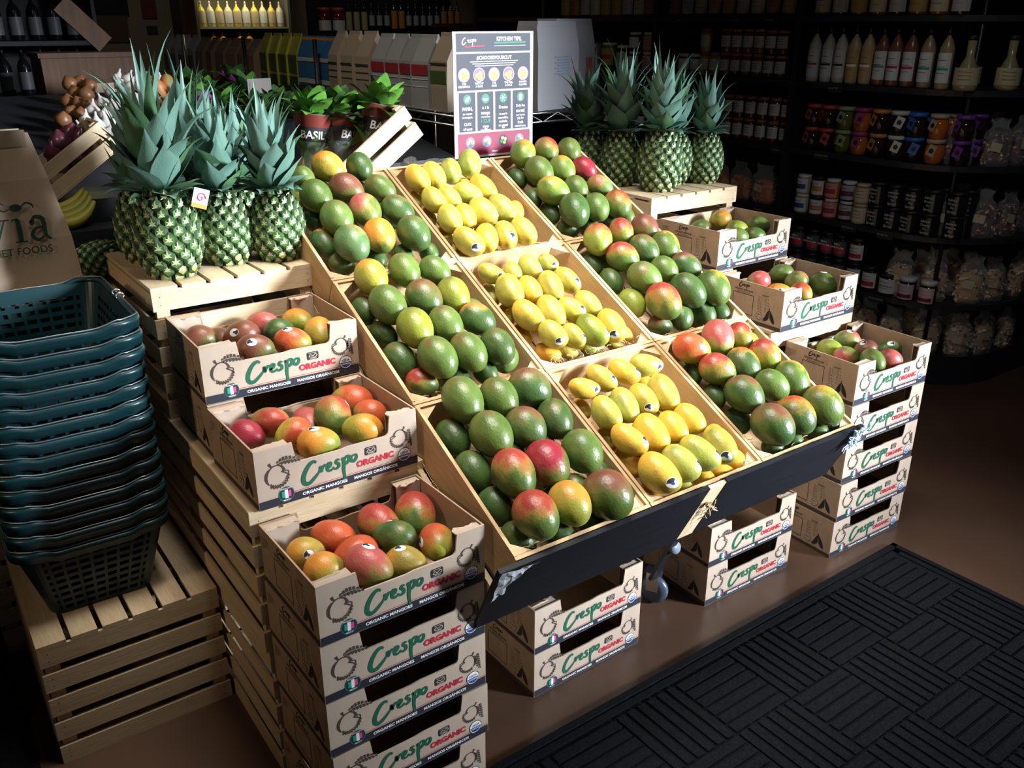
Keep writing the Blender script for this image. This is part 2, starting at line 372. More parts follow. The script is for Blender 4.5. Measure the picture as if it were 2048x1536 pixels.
    p.text('USDA', .0082, INKBLUE, F @ T(.363, .0362, .0009), 'CENTER', .03); p.text('ORGANIC', .0054, INKWHITE, F @ T(.363, .0272, .0009), 'CENTER', .02)
    obj('printed_logo', p, front, label='printed wordmark, mango drawings and dark band')
    # printing on the sides
    for side, M_ in ((left, T(-.0005, CD-.0, 0) @ RZ(-PI/2) @ RX(PI/2)), (right, T(CW+.0005, 0, 0) @ RZ(PI/2) @ RX(PI/2))):
        q = MB()
        q.poly([(.002, .001), (CD-.002, .001), (CD-.002, .014), (.002, .014)], INKBROWN, M_)
        for a, b_ in (((.075, .028), (.165, .028)), ((.165, .028), (.165, .098)), ((.165, .098), (.075, .098)), ((.075, .098), (.075, .028))):
            q.stroke([a, b_], .0022, INKBROWN, M_)
        script_crespo(q, .098, .124, .0068, INK, M_)
        q.text('ORGANIC MANGOES', .0085, INKBROWN, M_ @ T(.12, .1085, 0), 'CENTER', .03); q.text('MANGOS ORG\u00c1NICOS', .0052, INKBROWN, M_ @ T(.12, .1015, 0), 'CENTER', .01)
        q.text('COUNT', .0078, INKBROWN, M_ @ T(.215, .108, 0), 'CENTER', .03)
        for i in range(5):
            for j in range(2):
                cx, cy = .186+j*.03, .097-i*.0105
                for a, b_ in (((cx, cy), (cx+.006, cy)), ((cx+.006, cy), (cx+.006, cy+.006)), ((cx+.006, cy+.006), (cx, cy+.006)), ((cx, cy+.006), (cx, cy))): q.stroke([a, b_], .0008, INKBROWN, M_)
                q.text(str(6+i+5*j), .0075, INKBROWN, M_ @ T(cx+.010, cy, 0))
        for i in range(4): q.stroke([(.012, .120-i*.006), (.05-i*.004, .120-i*.006)], .0012, INKBROWN, M_)
        q.text('LOT', .006, INKBROWN, M_ @ T(.012, .094, 0), bold=.02)
        q.disc(.196, .037, .0135, INKBROWN, M_, .0002); q.disc(.196, .037, .0122, CARDFACE, M_, .0004)
        q.text('USDA', .0075, INKBROWN, M_ @ T(.196, .0385, .0006), 'CENTER', .03); q.text('ORGANIC', .0046, INKBROWN, M_ @ T(.196, .0305, .0006), 'CENTER', .02)
        for pts in ([(.236, .064), (.232, .050), (.228, .036), (.214, .024)], [(.240, .064), (.246, .050), (.252, .036), (.262, .022)]):
            c = bez(pts, 6); n_ = len(c); q.stroke(c, [.0035+.0125*math.sin(PI*(i/(n_-1))**1.3) for i in range(n_)], INK, M_, .0002)
        q.stroke([(.238, .062), (.238, .072)], .003, INK, M_, .0002)
        obj('printed_marks', q, side, label='dark printed outline box, tick boxes and wordmark')
    return root
carton0 = build_carton(); used = [False]
def carton(x, y, z, rz, label, group):
    if not used[0]:
        used[0] = True; c = carton0; c.location = (x, y, z); c.rotation_euler = (0, 0, rz); c['label'] = label; c['group'] = group; return c
    return dup(carton0, None, (x, y, z), rz, label, group)
H = .1453
rj = random.Random(3)
GR = 'cardboard mango cartons around the display'
for i in range(5):
    z = 4*H-i*H
    lab = 'open carton full of red mangoes, top of the tall stack at the front left' if i == 0 else 'empty carton, %s from the top of the tall front left stack' % ORD[i]
    carton(.5271+(0 if i == 0 else rj.uniform(-.004, .004)), 1.4072+(0 if i == 0 else rj.uniform(-.003, .004)), z, .0145, lab, GR)
carton(.5304, 1.7021, .7522, .0148, 'open carton of mangoes standing on pale slatted crates, middle step of the left side', GR)
carton(.53, 2.0088, .8975, -.0161, 'open carton of mangoes, upper of two in front of the left pineapple crate', GR)
carton(.532, 2.010, .7522, -.010, 'empty carton hidden under the uppermost left mango carton', GR)
for i in range(5):
    lab = 'open carton of green mangoes, top of the five-high stack at the right' if i == 4 else 'empty carton, %s from the floor in the five-high right stack' % ORD[i]
    carton(2.4448+(0, .002, .006, -.003, 0)[i], 1.5249+(0, -.004, .002, -.002, 0)[i], i*H, -.0212, lab, GR)
carton(2.3898, 1.8007, .7692, -.004, 'open carton of mangoes on a white slatted crate, middle step of the right side', GR)
carton(2.3941, 2.1075, .9147, .0244, 'open carton of mangoes just in front of the right pineapple crate', GR)
carton(2.394, 2.108, .7692, .012, 'empty carton under the uppermost right mango carton', GR)
for nm, x, y, rz in (('left', 1.1861, 1.5674, .0229), ('right', 1.884, 1.5842, -.0143)):
    for i in range(2):
        carton(x, y, i*H, rz, 'empty carton, %s of the %s pair on the floor under the tilted display' % (('lower', 'upper')[i], nm), GR)

# ------------------------------------------------------------ slatted crates
def build_crate(W, L, Hh):
    """upturned slatted crate: bottom boards on top, five slats a side; origin front left on the floor"""
    root = empty('slatted_crate', 'x', 'crate')
    t = .009; n = 5; sh = (Hh-.010)/n*.74; pitch = (Hh-.010-sh)/(n-1)
    for y0, nm in ((0, 'end_panel'), (L-t, 'end_panel')):
        m = MB()
        for i in range(n):
            z = i*pitch; m.box((0, y0, z), (W, y0+t, z+sh), WX)
            if y0 == 0:
                for x in (.020, W-.020):
                    for q in (.3, .7): m.disc(x, z+sh*q, .0016, INKBROWN, T(0, -.0004, 0) @ RX(PI/2), 0, 6)
        obj(nm, m, root)
    for x0 in (0, W-t*.7):
        m = MB()
        for i in range(n):
            z = i*pitch; m.box((x0, t+.0005, z), (x0+t*.7, L-t-.0005, z+sh*.86), WY)
        obj('side_panel', m, root)
    for x0 in (t+.0005, W-t-.034):
        for y0 in (t+.0005, L-t-.022):
            m = MB(); m.box((x0, y0, .002), (x0+.0335, y0+.0215, Hh-.011), WZ); obj('corner_post', m, root)
    m = MB(); k = 6; bw = W/k
    for i in range(k): m.box((i*bw+(.0 if i == 0 else .006), 0, Hh-.0099), ((i+1)*bw-(0 if i == k-1 else .006), L, Hh), WY)
    obj('base_boards', m, root)
    return root
CG = 'pale pine slatted crates'
_cr = {}
def crate(W, L, Hh, x, y, z, label, rz=0):
    k = (W, L, Hh)
    if k not in _cr:
        c = build_crate(W, L, Hh); _cr[k] = c; c.location = (x, y, z); c.rotation_euler.z = rz; c['label'] = label; c['group'] = CG; return c
    return dup(_cr[k], None, (x, y, z), rz, label, CG)
crate(.435, .54, .358, .070, 2.066, 0, 'pale slatted crate on the floor carrying the stack of shopping baskets')
for j, nm in ((0, 'front'), (1, 'back')):
    for i, lv in ((0, 'lower'), (1, 'upper')):
        crate(.44, .535, .3755, (.515, .508)[i], 1.712+.5375*j, i*.376, 'slatted crate, %s %s of the four holding up the left cartons' % (lv, nm))
crate(.445, .54, .364, .512, 2.312, .7525, 'topmost left slatted crate with six pineapples standing on it', .01)
for j, nm in ((0, 'front'), (1, 'back')):
    for i, lv in ((0, 'lower'), (1, 'upper')):
        crate(.455, .54, .384, (2.38, 2.376)[i], 1.826+.545*j, i*.3845, 'slatted crate, %s %s of the four behind the five-high right carton stack' % (lv, nm))
crate(.47, .54, .362, 2.362, 2.425, .7695, 'topmost right slatted crate with five pineapples standing on it')
# ------------------------------------------------------------ tilted display
OX, OY, OZ, TH, WC, LC = .9471, 1.3215, .6715, .4638, .4013, .4782
SV = Vector((0, math.cos(TH), math.sin(TH))); NV = Vector((0, -math.sin(TH), math.cos(TH))); OV = Vector((OX, OY, OZ))
SLOPE = T(OX, OY, OZ) @ RX(TH)
DEP = .118
cart = empty('display_cart', 'black wheeled display cart with a sloping top and a low front board', 'display cart', (OX, OY, 0))
CI = T(-OX, -OY, 0) @ SLOPE
m = MB(); m.box((0, .002, -DEP-.022), (3*WC, 3*LC, -DEP-.003), BLACKPAINT, CI); obj('deck', m, cart)
m = MB(); m.box((-.052, -.016, -.225), (.585, -.004, .004), BLACKPAINT, CI); obj('front_board', m, cart)
m = MB(); m.box((.648, -.016, -.215), (3*WC+.012, -.004, .006), BLACKPAINT, CI); obj('front_board', m, cart)
m = MB(); m.box((.5855, -.014, -.222), (.6475, -.004, .0), WZ, CI); obj('joining_strip', m, cart, label='bare pale wooden strip between the two black boards')
for x in (-.018, 3*WC+.004):
    m = MB(); m.box((x, .0, -.235), (x+.014, 3*LC, -DEP-.004), WY if x < 0 else BLACKPAINT, CI); obj('side_rail', m, cart)
zt = lambda y: OZ+(y-OY)*math.tan(TH)-.155
for x, yy in ((.06, 2.05), (1.08, 2.05), (.62, 2.45)):
    if True:
        m = MB(); xx = x+OX; top = zt(yy)
        m.box((x-.018, yy-OY-.018, .10), (x+.018, yy-OY+.018, top-.01), METALDARK); leg = obj('leg', m, cart)
        m = MB(); m.lathe([(0, -.012), (.036, -.012), (.044, -.006), (.044, .006), (.036, .012), (0, .012)], METALDARK, 20, T(x, yy-OY-.02, .045) @ RY(PI/2)); wh = obj('caster_wheel', m, leg)
        m = MB(); m.box((x-.022, yy-OY-.03, .083), (x+.022, yy-OY+.022, .099), METALDARK)
        m.box((x-.022, yy-OY-.03, .045), (x-.018, yy-OY, .085), CHROME); m.box((x+.018, yy-OY-.03, .045), (x+.022, yy-OY, .085), CHROME); obj('caster_fork', m, leg)
m = MB(); m.box((-.014, -.006, 0), (.014, .006, .42), METALDARK, T(.78, .35, .12) @ RX(.42)); obj('brace', m, cart)
m = MB(); m.lathe([(0, -.006), (.019, -.006), (.019, .006), (0, .006)], mat('grey_plastic', (.16, .20, .26), .4, .5), 20, T(1.741-OX, 1.60-OY, .266) @ RX(PI/2-.3)); obj('brake_pedal', m, cart, label='pale grey round pedal')
# shiny swivel caster seen between the two carton pairs
m = MB(); m.lathe([(0, -.018), (.03, -.018), (.047, -.010), (.050, 0), (.047, .010), (.03, .018), (0, .018)], mat('blue_grey_wheel', (.10, .13, .20), .3, .5, .5), 24, T(1.764-OX, 1.70-OY, .051) @ RZ(.5) @ RY(PI/2)); obj('caster_wheel', m, cart, label='shiny blue grey caster wheel')
m = MB(); m.box((-.024, -.028, .052), (-.020, .012, .118), CHROME, T(1.764-OX, 1.71-OY, 0) @ RZ(.5)); m.box((-.024, -.028, .112), (.024, .02, .12), METALDARK, T(1.764-OX, 1.71-OY, 0) @ RZ(.5))
m.box((.020, -.028, .052), (.024, .012, .118), CHROME, T(1.764-OX, 1.71-OY, 0) @ RZ(.5)); obj('caster_fork', m, cart)

def build_tray():
    W, L, t = WC-.003, LC-.003, .009
    root = empty('display_crate', 'x', 'crate')
    for x in (.001, W-t): m = MB(); m.box((x, t+.0003, -DEP), (x+t, L-t-.0003, 0), DY); obj('side_board', m, root)
    for y in (0, L-t): m = MB(); m.box((.001, y, -DEP), (W, y+t, -.002), DX); obj('end_board', m, root)
    for sx in (0, 1):
        for sy in (0, 1):
            g = .048; x = t+.0015 if sx == 0 else W-t-.0005; y = t+.0005 if sy == 0 else L-t-.0005
            a = [(x, y), (x+(g if sx == 0 else -g), y), (x, y+(g*.8 if sy == 0 else -g*.8))]
            if sx != sy: a = a[::-1]
            m = MB(); m.prism(a, DEP-.012, DZ, T(0, 0, -DEP+.004)); obj('corner_block', m, root)
    m = MB()
    for i in range(6): m.box((.002+i*(W-.004)/6, .0005, -DEP-.0028), ((i+1)*(W-.004)/6-.004, L-.0005, -DEP-.0002), DY)
    obj('base_boards', m, root)
    return root
RN = ['back', 'middle', 'front']; CN = ['left', 'centre', 'right']
FR = {'TL': 'green and orange mangoes, back left', 'TC': 'yellow mangoes, back centre under the poster', 'TR': 'green and red mangoes, back right', 'ML': 'green mangoes, middle of the left column', 'MC': 'yellow mangoes, very centre of the nine', 'MR': 'green and red mangoes, middle of the right column', 'BL': 'large green mangoes, front left', 'BC': 'yellow mangoes, front centre', 'BR': 'green and red mangoes, front right'}
CPL = {'TL': 'back left', 'TC': 'back centre', 'TR': 'back right', 'ML': 'middle left', 'MC': 'middle centre', 'MR': 'middle right', 'BL': 'front left', 'BC': 'front centre', 'BR': 'front right'}
tray0 = None
for j, rk in enumerate('TMB'):
    for i, ck in enumerate('LCR'):
        P = OV+Vector((1, 0, 0))*(i*WC+.0015)+SV*((2-j)*LC+.0015)
        if tray0 is None: t_ = tray0 = build_tray()
        else: t_ = dup(tray0)
        t_.location = P; t_.rotation_euler = (TH, 0, 0); t_['label'] = 'tilted shallow pine crate of '+FR[rk+ck]; t_['group'] = 'nine tilted pine crates on the display cart'

def strands(n, x0, x1, y0, y1, z0, z1, rnd, r=.0008, ln=.05):
    m = MB()
    for _ in range(n):
        x, y, z = rnd.uniform(x0, x1), rnd.uniform(y0, y1), rnd.uniform(z0, z1)
        a = rnd.uniform(0, 2*PI); P = [(x, y, z)]; da = rnd.uniform(-.9, .9)
        for k in range(6):
            a += da; st = ln/6*rnd.uniform(.7, 1.3); x += math.cos(a)*st; y += math.sin(a)*st; z += rnd.uniform(-.004, .004)
            P.append((min(max(x, x0), x1), min(max(y, y0), y1), min(max(z, z0), z1+.01)))
        m.tube(P, r, STRAW, 3, cap=False)
    return m
rs_ = random.Random(11)
for j, rk in enumerate('TMB'):
    for i, ck in enumerate('LCR'):
        m = strands(120, .016, WC-.020, .016, LC-.020, -DEP+.004, -DEP+.028, rs_)
        n_ = 45 if rk+ck == 'MC' else 10
        mm = strands(n_, .02, WC-.025, .016, .05 if rk+ck == 'MC' else .03, -.055, -.008, rs_, .0009, .06); m.add(mm.v, mm.f, STRAW, True)
        mm = strands(16, WC-.055, WC-.020, .06, LC-.06, -DEP+.03, -.06, rs_, .0009, .06); m.add(mm.v, mm.f, STRAW, True)
        o = obj('wood_wool', m); o.location = OV+Vector((1, 0, 0))*(i*WC+.0015)+SV*((2-j)*LC+.0015); o.rotation_euler = (TH, 0, 0)
        tag(o, 'curly wood wool packing in the %s tilted crate' % CPL[rk+ck], 'packing', None, 'stuff')
# stray wood wool lying on the crate steps left of the cart and hanging over rims
m = strands(70, -.016, -.002, .25, 3*LC-.3, -.15, -.11, rs_, .0009, .07)
o = obj('wood_wool', m); o.location = OV; o.rotation_euler = (TH, 0, 0); tag(o, 'stray wood wool caught along the left side of the display cart', 'packing', None, 'stuff')
for (x, y, k, lab) in ((.625, .0, 5, 'pale raffia knot tied around the bare strip of the front board'), (1.190, .0, 14, 'frayed pale blue raffia bow at the right corner of the front board'), (-.035, .0, 0, '')):
    if not k: continue
    m = MB()
    mm_ = STRAW if k == 5 else mat('pale_blue_raffia', (.45, .58, .68), .5, .4)
    for q in range(k*2):
        a = rs_.uniform(-1, 1); L_ = rs_.uniform(.03, .075); px, pz = x-.01, -.07 if k == 5 else -.004
        P = [(px, -.02, pz)]
        for s_ in range(1, 7): P.append((px+math.sin(a)*L_*s_/6+rs_.uniform(-.006, .006), -.021-rs_.uniform(0, .016), pz-abs(math.cos(a))*L_*s_/6*(1 if q % 3 else -.5)))
        m.tube(P, .0011 if k == 5 else .0024, mm_, 4, cap=False)
    m.lathe([(0, -.006), (.007, -.005), (.009, 0), (.007, .005), (0, .006)], mm_, 8, T(x-.01, -.021, -.07 if k == 5 else -.004))
    o = obj('raffia_bow', m); o.location = OV; o.rotation_euler = (TH, 0, 0); tag(o, lab, 'raffia')
# crumpled clear tape over the left corner of the board
m = MB(); vs = []; fs = []; nu, nv = 9, 9
for i in range(nu):
    for j in range(nv):
        u, v = i/(nu-1), j/(nv-1); x = -.050+u*.10*(1-.75*v*(1 if u > .4 else .3)); z = .008-v*.115*(1-.6*u)
        vs.append((x, -.0175-rs_.uniform(0, .010), z))
for i in range(nu-1):
    for j in range(nv-1): fs.append((i*nv+j, (i+1)*nv+j, (i+1)*nv+j+1, i*nv+j+1))
m.add(vs, fs, mat('crumpled_clear_tape', (.62, .64, .68), .15, .9, 0, alpha=.65, bump=(60, 1.0)), False)
o = obj('clear_tape', m); o.location = OV; o.rotation_euler = (TH, 0, 0); tag(o, 'crumpled clear tape wrapped over the left corner of the black front board', 'tape')

# ------------------------------------------------------------ mangoes
def mango_mat(name, blush, mid):
    m = bpy.data.materials.new(name); m.use_nodes = True; nt = m.node_tree; N = nt.nodes; Lk = nt.links.new; b = N['Principled BSDF']
    oi = N.new('ShaderNodeObjectInfo'); tc = N.new('ShaderNodeTexCoord')
    dt = N.new('ShaderNodeVectorMath'); dt.operation = 'DOT_PRODUCT'; dt.inputs[1].default_value = (.62, .0, .78); Lk(tc.outputs['Object'], dt.inputs[0])
    ad = N.new('ShaderNodeVectorMath'); ad.operation = 'ADD'; Lk(tc.outputs['Object'], ad.inputs[0])
    sc = N.new('ShaderNodeMath'); sc.operation = 'MULTIPLY'; sc.inputs[1].default_value = 37; Lk(oi.outputs['Random'], sc.inputs[0]); Lk(sc.outputs[0], ad.inputs[1])
    n = N.new('ShaderNodeTexNoise'); n.inputs['Scale'].default_value = 1.5; n.inputs['Detail'].default_value = 3; Lk(ad.outputs[0], n.inputs['Vector'])
    n2 = N.new('ShaderNodeTexNoise'); n2.inputs['Scale'].default_value = 9; n2.inputs['Detail'].default_value = 4; Lk(ad.outputs[0], n2.inputs['Vector'])
    def mth(op, a, bb, cl=False):
        x = N.new('ShaderNodeMath'); x.operation = op; x.use_clamp = cl
        for k, v in ((0, a), (1, bb)):
            if isinstance(v, (int, float)): x.inputs[k].default_value = v
            else: Lk(v, x.inputs[k])
        return x.outputs[0]
    v = mth('ADD', dt.outputs['Value'], mth('MULTIPLY', mth('SUBTRACT', n.outputs['Fac'], .5), 1.7))
    v = mth('ADD', v, mth('MULTIPLY', mth('SUBTRACT', n2.outputs['Fac'], .5), .45))
    # amount 0..1 moves the blush edge from the stem towards the tip
    v = mth('ADD', mth('MULTIPLY', v, .85), mth('SUBTRACT', mth('MULTIPLY', oi.outputs['Alpha'], 2.0), 1.0))
    f1 = mth('MULTIPLY', mth('ADD', v, .28), 1.9, True); f2 = mth('MULTIPLY', v, 2.2, True)
    dk = N.new('ShaderNodeMix'); dk.data_type = 'RGBA'; dk.blend_type = 'MULTIPLY'; dk.inputs[0].default_value = .55
    rp = N.new('ShaderNodeValToRGB'); rp.color_ramp.elements[0].color = (.45, .55, .45, 1); rp.color_ramp.elements[1].color = (1.35, 1.25, 1, 1); rp.color_ramp.elements[0].position = .3; rp.color_ramp.elements[1].position = .75
    Lk(n.outputs['Fac'], rp.inputs[0]); Lk(oi.outputs['Color'], dk.inputs[6]); Lk(rp.outputs[0], dk.inputs[7])
    m1 = N.new('ShaderNodeMix'); m1.data_type = 'RGBA'; Lk(f1, m1.inputs[0]); Lk(dk.outputs[2], m1.inputs[6]); m1.inputs[7].default_value = (*mid, 1)
    m2 = N.new('ShaderNodeMix'); m2.data_type = 'RGBA'; Lk(f2, m2.inputs[0]); Lk(m1.outputs[2], m2.inputs[6]); m2.inputs[7].default_value = (*blush, 1)
    vo = N.new('ShaderNodeTexVoronoi'); vo.inputs['Scale'].default_value = 13; Lk(ad.outputs[0], vo.inputs['Vector'])
    sp = mth('MULTIPLY', mth('LESS_THAN', vo.outputs['Distance'], .13), .22)
    m3 = N.new('ShaderNodeMix'); m3.data_type = 'RGBA'; Lk(sp, m3.inputs[0]); Lk(m2.outputs[2], m3.inputs[6]); m3.inputs[7].default_value = (.60, .50, .22, 1) if not name.startswith('yellow') else (.12, .09, .02, 1)
    vb = N.new('ShaderNodeTexVoronoi'); vb.inputs['Scale'].default_value = 2.3; Lk(ad.outputs[0], vb.inputs['Vector'])
    bl = mth('MULTIPLY', mth('LESS_THAN', mth('ADD', vb.outputs['Distance'], mth('MULTIPLY', n2.outputs['Fac'], .25)), .20), .5)
    m4 = N.new('ShaderNodeMix'); m4.data_type = 'RGBA'; Lk(bl, m4.inputs[0]); Lk(m3.outputs[2], m4.inputs[6]); m4.inputs[7].default_value = (.10, .075, .03, 1)
    Lk(m4.outputs[2], b.inputs['Base Color'])
    b.inputs['Roughness'].default_value = .36; b.inputs['Specular IOR Level'].default_value = .45; b.inputs['Subsurface Weight'].default_value = 0
    u = N.new('ShaderNodeBump'); u.inputs['Strength'].default_value = .10; u.inputs['Distance'].default_value = .02; Lk(n2.outputs['Fac'], u.inputs['Height']); Lk(u.outputs[0], b.inputs['Normal'])
    return m
MG = {'or': mango_mat('mango_skin_orange_blush', (.56, .22, .03), (.36, .25, .04)),
      'rd': mango_mat('mango_skin_red_blush', (.30, .040, .028), (.32, .19, .04)),
      'ro': mango_mat('mango_skin_scarlet_blush', (.42, .075, .026), (.38, .22, .04)),
      'cr': mango_mat('mango_skin_crimson_blush', (.24, .018, .030), (.20, .09, .03)),
      'dl': mango_mat('mango_skin_dull_blush', (.15, .052, .030), (.13, .12, .034)),
      'pk': mango_mat('mango_skin_pink_blush', (.40, .085, .075), (.30, .22, .06)),
      'ye': mango_mat('yellow_mango_skin', (.70, .38, .045), (.58, .40, .06))}
Gm, Gd, Yy = (.092, .148, .033), (.050, .098, .026), (.43, .36, .065)
KIND = { # base, skin, amount, side turn (deg), words
 'G': (Gm, 'dl', .10, 0, 'plain green'), 'g': (Gd, 'dl', .06, 0, 'deep green'), 'Gr': ((.12, .17, .04), 'pk', .36, -60, 'pink-patched green'),
 'gO': (Gd, 'dl', .42, 60, 'brown-sided dark green'), 'Gb': ((.09, .17, .07), 'pk', .26, 60, 'bluish green'), 'O2': (Gm, 'or', .66, 10, 'bright orange-topped'),
 'O': ((.34, .27, .04), 'or', .55, 40, 'orange and olive'), 'r': ((.10, .11, .03), 'dl', .72, 30, 'dull dark red'), 'gR': (Gd, 'ro', .36, 60, 'red-sided green'),
 'Go': ((.13, .19, .04), 'or', .28, 30, 'faintly orange-cheeked green'), 'R': (Gm, 'rd', .50, 35, 'red and green'), 'RR': ((.20, .08, .03), 'cr', .92, 0, 'bright crimson'),
 'RR2': (Gm, 'cr', .52, -40, 'crimson and green'), 'Gp': ((.14, .20, .06), 'pk', .30, -30, 'pale green'), 'Gy': ((.21, .26, .035), 'dl', .08, 0, 'yellowish green'),
 'Yo': ((.30, .29, .045), 'or', .38, 20, 'orange-shouldered olive'), 'YR': ((.20, .25, .04), 'rd', .42, 10, 'red-shouldered olive'),
 'GR': (Gm, 'rd', .40, 10, 'red-topped green'), 'r2': ((.06, .10, .02), 'dl', .48, 10, 'brown-topped dark green'), 'GO': (Gm, 'or', .32, 70, 'orange-cheeked green'),
 'RP': ((.17, .20, .04), 'pk', .64, 0, 'pinkish red'), 'OR': ((.26, .25, .04), 'ro', .54, -20, 'orange red'), 'RO': ((.30, .16, .03), 'ro', .86, 0, 'glowing orange red'),
 'OG': ((.26, .30, .04), 'or', .48, 20, 'orange and green'), 'OY': ((.36, .36, .04), 'ro', .40, 70, 'scarlet-sided olive'), 'T': ((.34, .24, .05), 'or', .24, 0, 'tan yellow'),
 'Y': (Yy, 'ye', .12, 0, 'yellow'), 'Yg': ((.32, .33, .07), 'ye', .06, 0, 'greenish yellow'), 'YO': ((.48, .36, .055), 'ye', .40, 0, 'golden yellow'), 'Or': ((.60, .36, .045), 'ye', .74, 0, 'orange yellow')}
def mpt(th, ph, k=1.0, long=False):
    """point on a unit mango: th from the stem (0) to the tip (pi)"""
    z = math.cos(th); r = math.sin(th)
    sw = 1+.10*z if not long else 1+.05*z
    bx = .07*(1-z)*(1-z)*.5 if not long else .16*(z*z-.35)
    x = r*math.cos(ph)*sw*k; y = r*math.sin(ph)*sw*.94*k
    if long and z < -.6: x += (-.6-z)*.25
    return (x+bx, y, z*k-(.03 if not long else 0))
def mango_mesh(long):
    m = MB(); nt, npn = 18, 28; vs = [mpt(0, 0, 1, long)]; fs = []
    for i in range(1, nt):
        for j in range(npn): vs.append(mpt(PI*i/nt, 2*PI*j/npn, 1, long))
    vs.append(mpt(PI, 0, 1, long))
    for j in range(npn): fs.append((0, 1+j, 1+(j+1) % npn)); fs.append((len(vs)-1, 1+(nt-2)*npn+(j+1) % npn, 1+(nt-2)*npn+j))
    for i in range(nt-2):
        for j in range(npn):
            a = 1+i*npn+j; b_ = 1+i*npn+(j+1) % npn; fs.append((a, a+npn, b_+npn, b_))
    m.add(vs, fs, MG['dl'], True); return m.mesh('mango')
def patch(m, th0, ph0, rad, k, mt, long, n=14, sub=None):
    """disc conforming to the skin"""
    def pt(a, r):
        th = th0+math.sin(a)*r; ph = ph0+math.cos(a)*r/max(.25, math.sin(th0)); return mpt(th, ph, k, long)
    vs = [pt(0, 0)]+[pt(2*PI*i/n, rad*q) for q in (.5, 1) for i in range(n)]
    fs = [(0, 1+i, 1+(i+1) % n) for i in range(n)]+[(1+i, 1+n+i, 1+n+(i+1) % n, 1+(i+1) % n) for i in range(n)]
    if sub: fs = sub(fs, n)
    m.add(vs, fs, mt, True)
def sticker_mesh(th0, ph0, long, rad=.27):
    m = MB(); patch(m, th0, ph0, rad, 1.010, INKWHITE, long)
    half = lambda fs, n: [f for i, f in enumerate(fs) if (i % n) < n//2-1]
    patch(m, th0, ph0, rad*.92, 1.014, INK, long, sub=lambda fs, n: [f for i, f in enumerate(fs) if (i % n) in (9, 10, 11, 12)])
    patch(m, th0-.02, ph0, rad*.30, 1.016, INKBLUE, long, 8)
    return m.mesh('sticker')
ML_ = {False: mango_mesh(False), True: mango_mesh(True)}
STK = {(False, 'top'): sticker_mesh(1.25, .25, False), (False, 'side'): sticker_mesh(1.6, -.7, False), (True, 'tip'): sticker_mesh(2.35, .45, True, .34), (True, 'low'): sticker_mesh(2.45, -.9, True, .34)}
st_ = MB(); st_.lathe([(0, .965), (.10, .968), (.11, .985), (.07, 1.0), (.05, 1.03), (0, 1.03)], mat('mango_stem', (.05, .035, .015), .8, .2), 8); STEM = st_.mesh('stem')
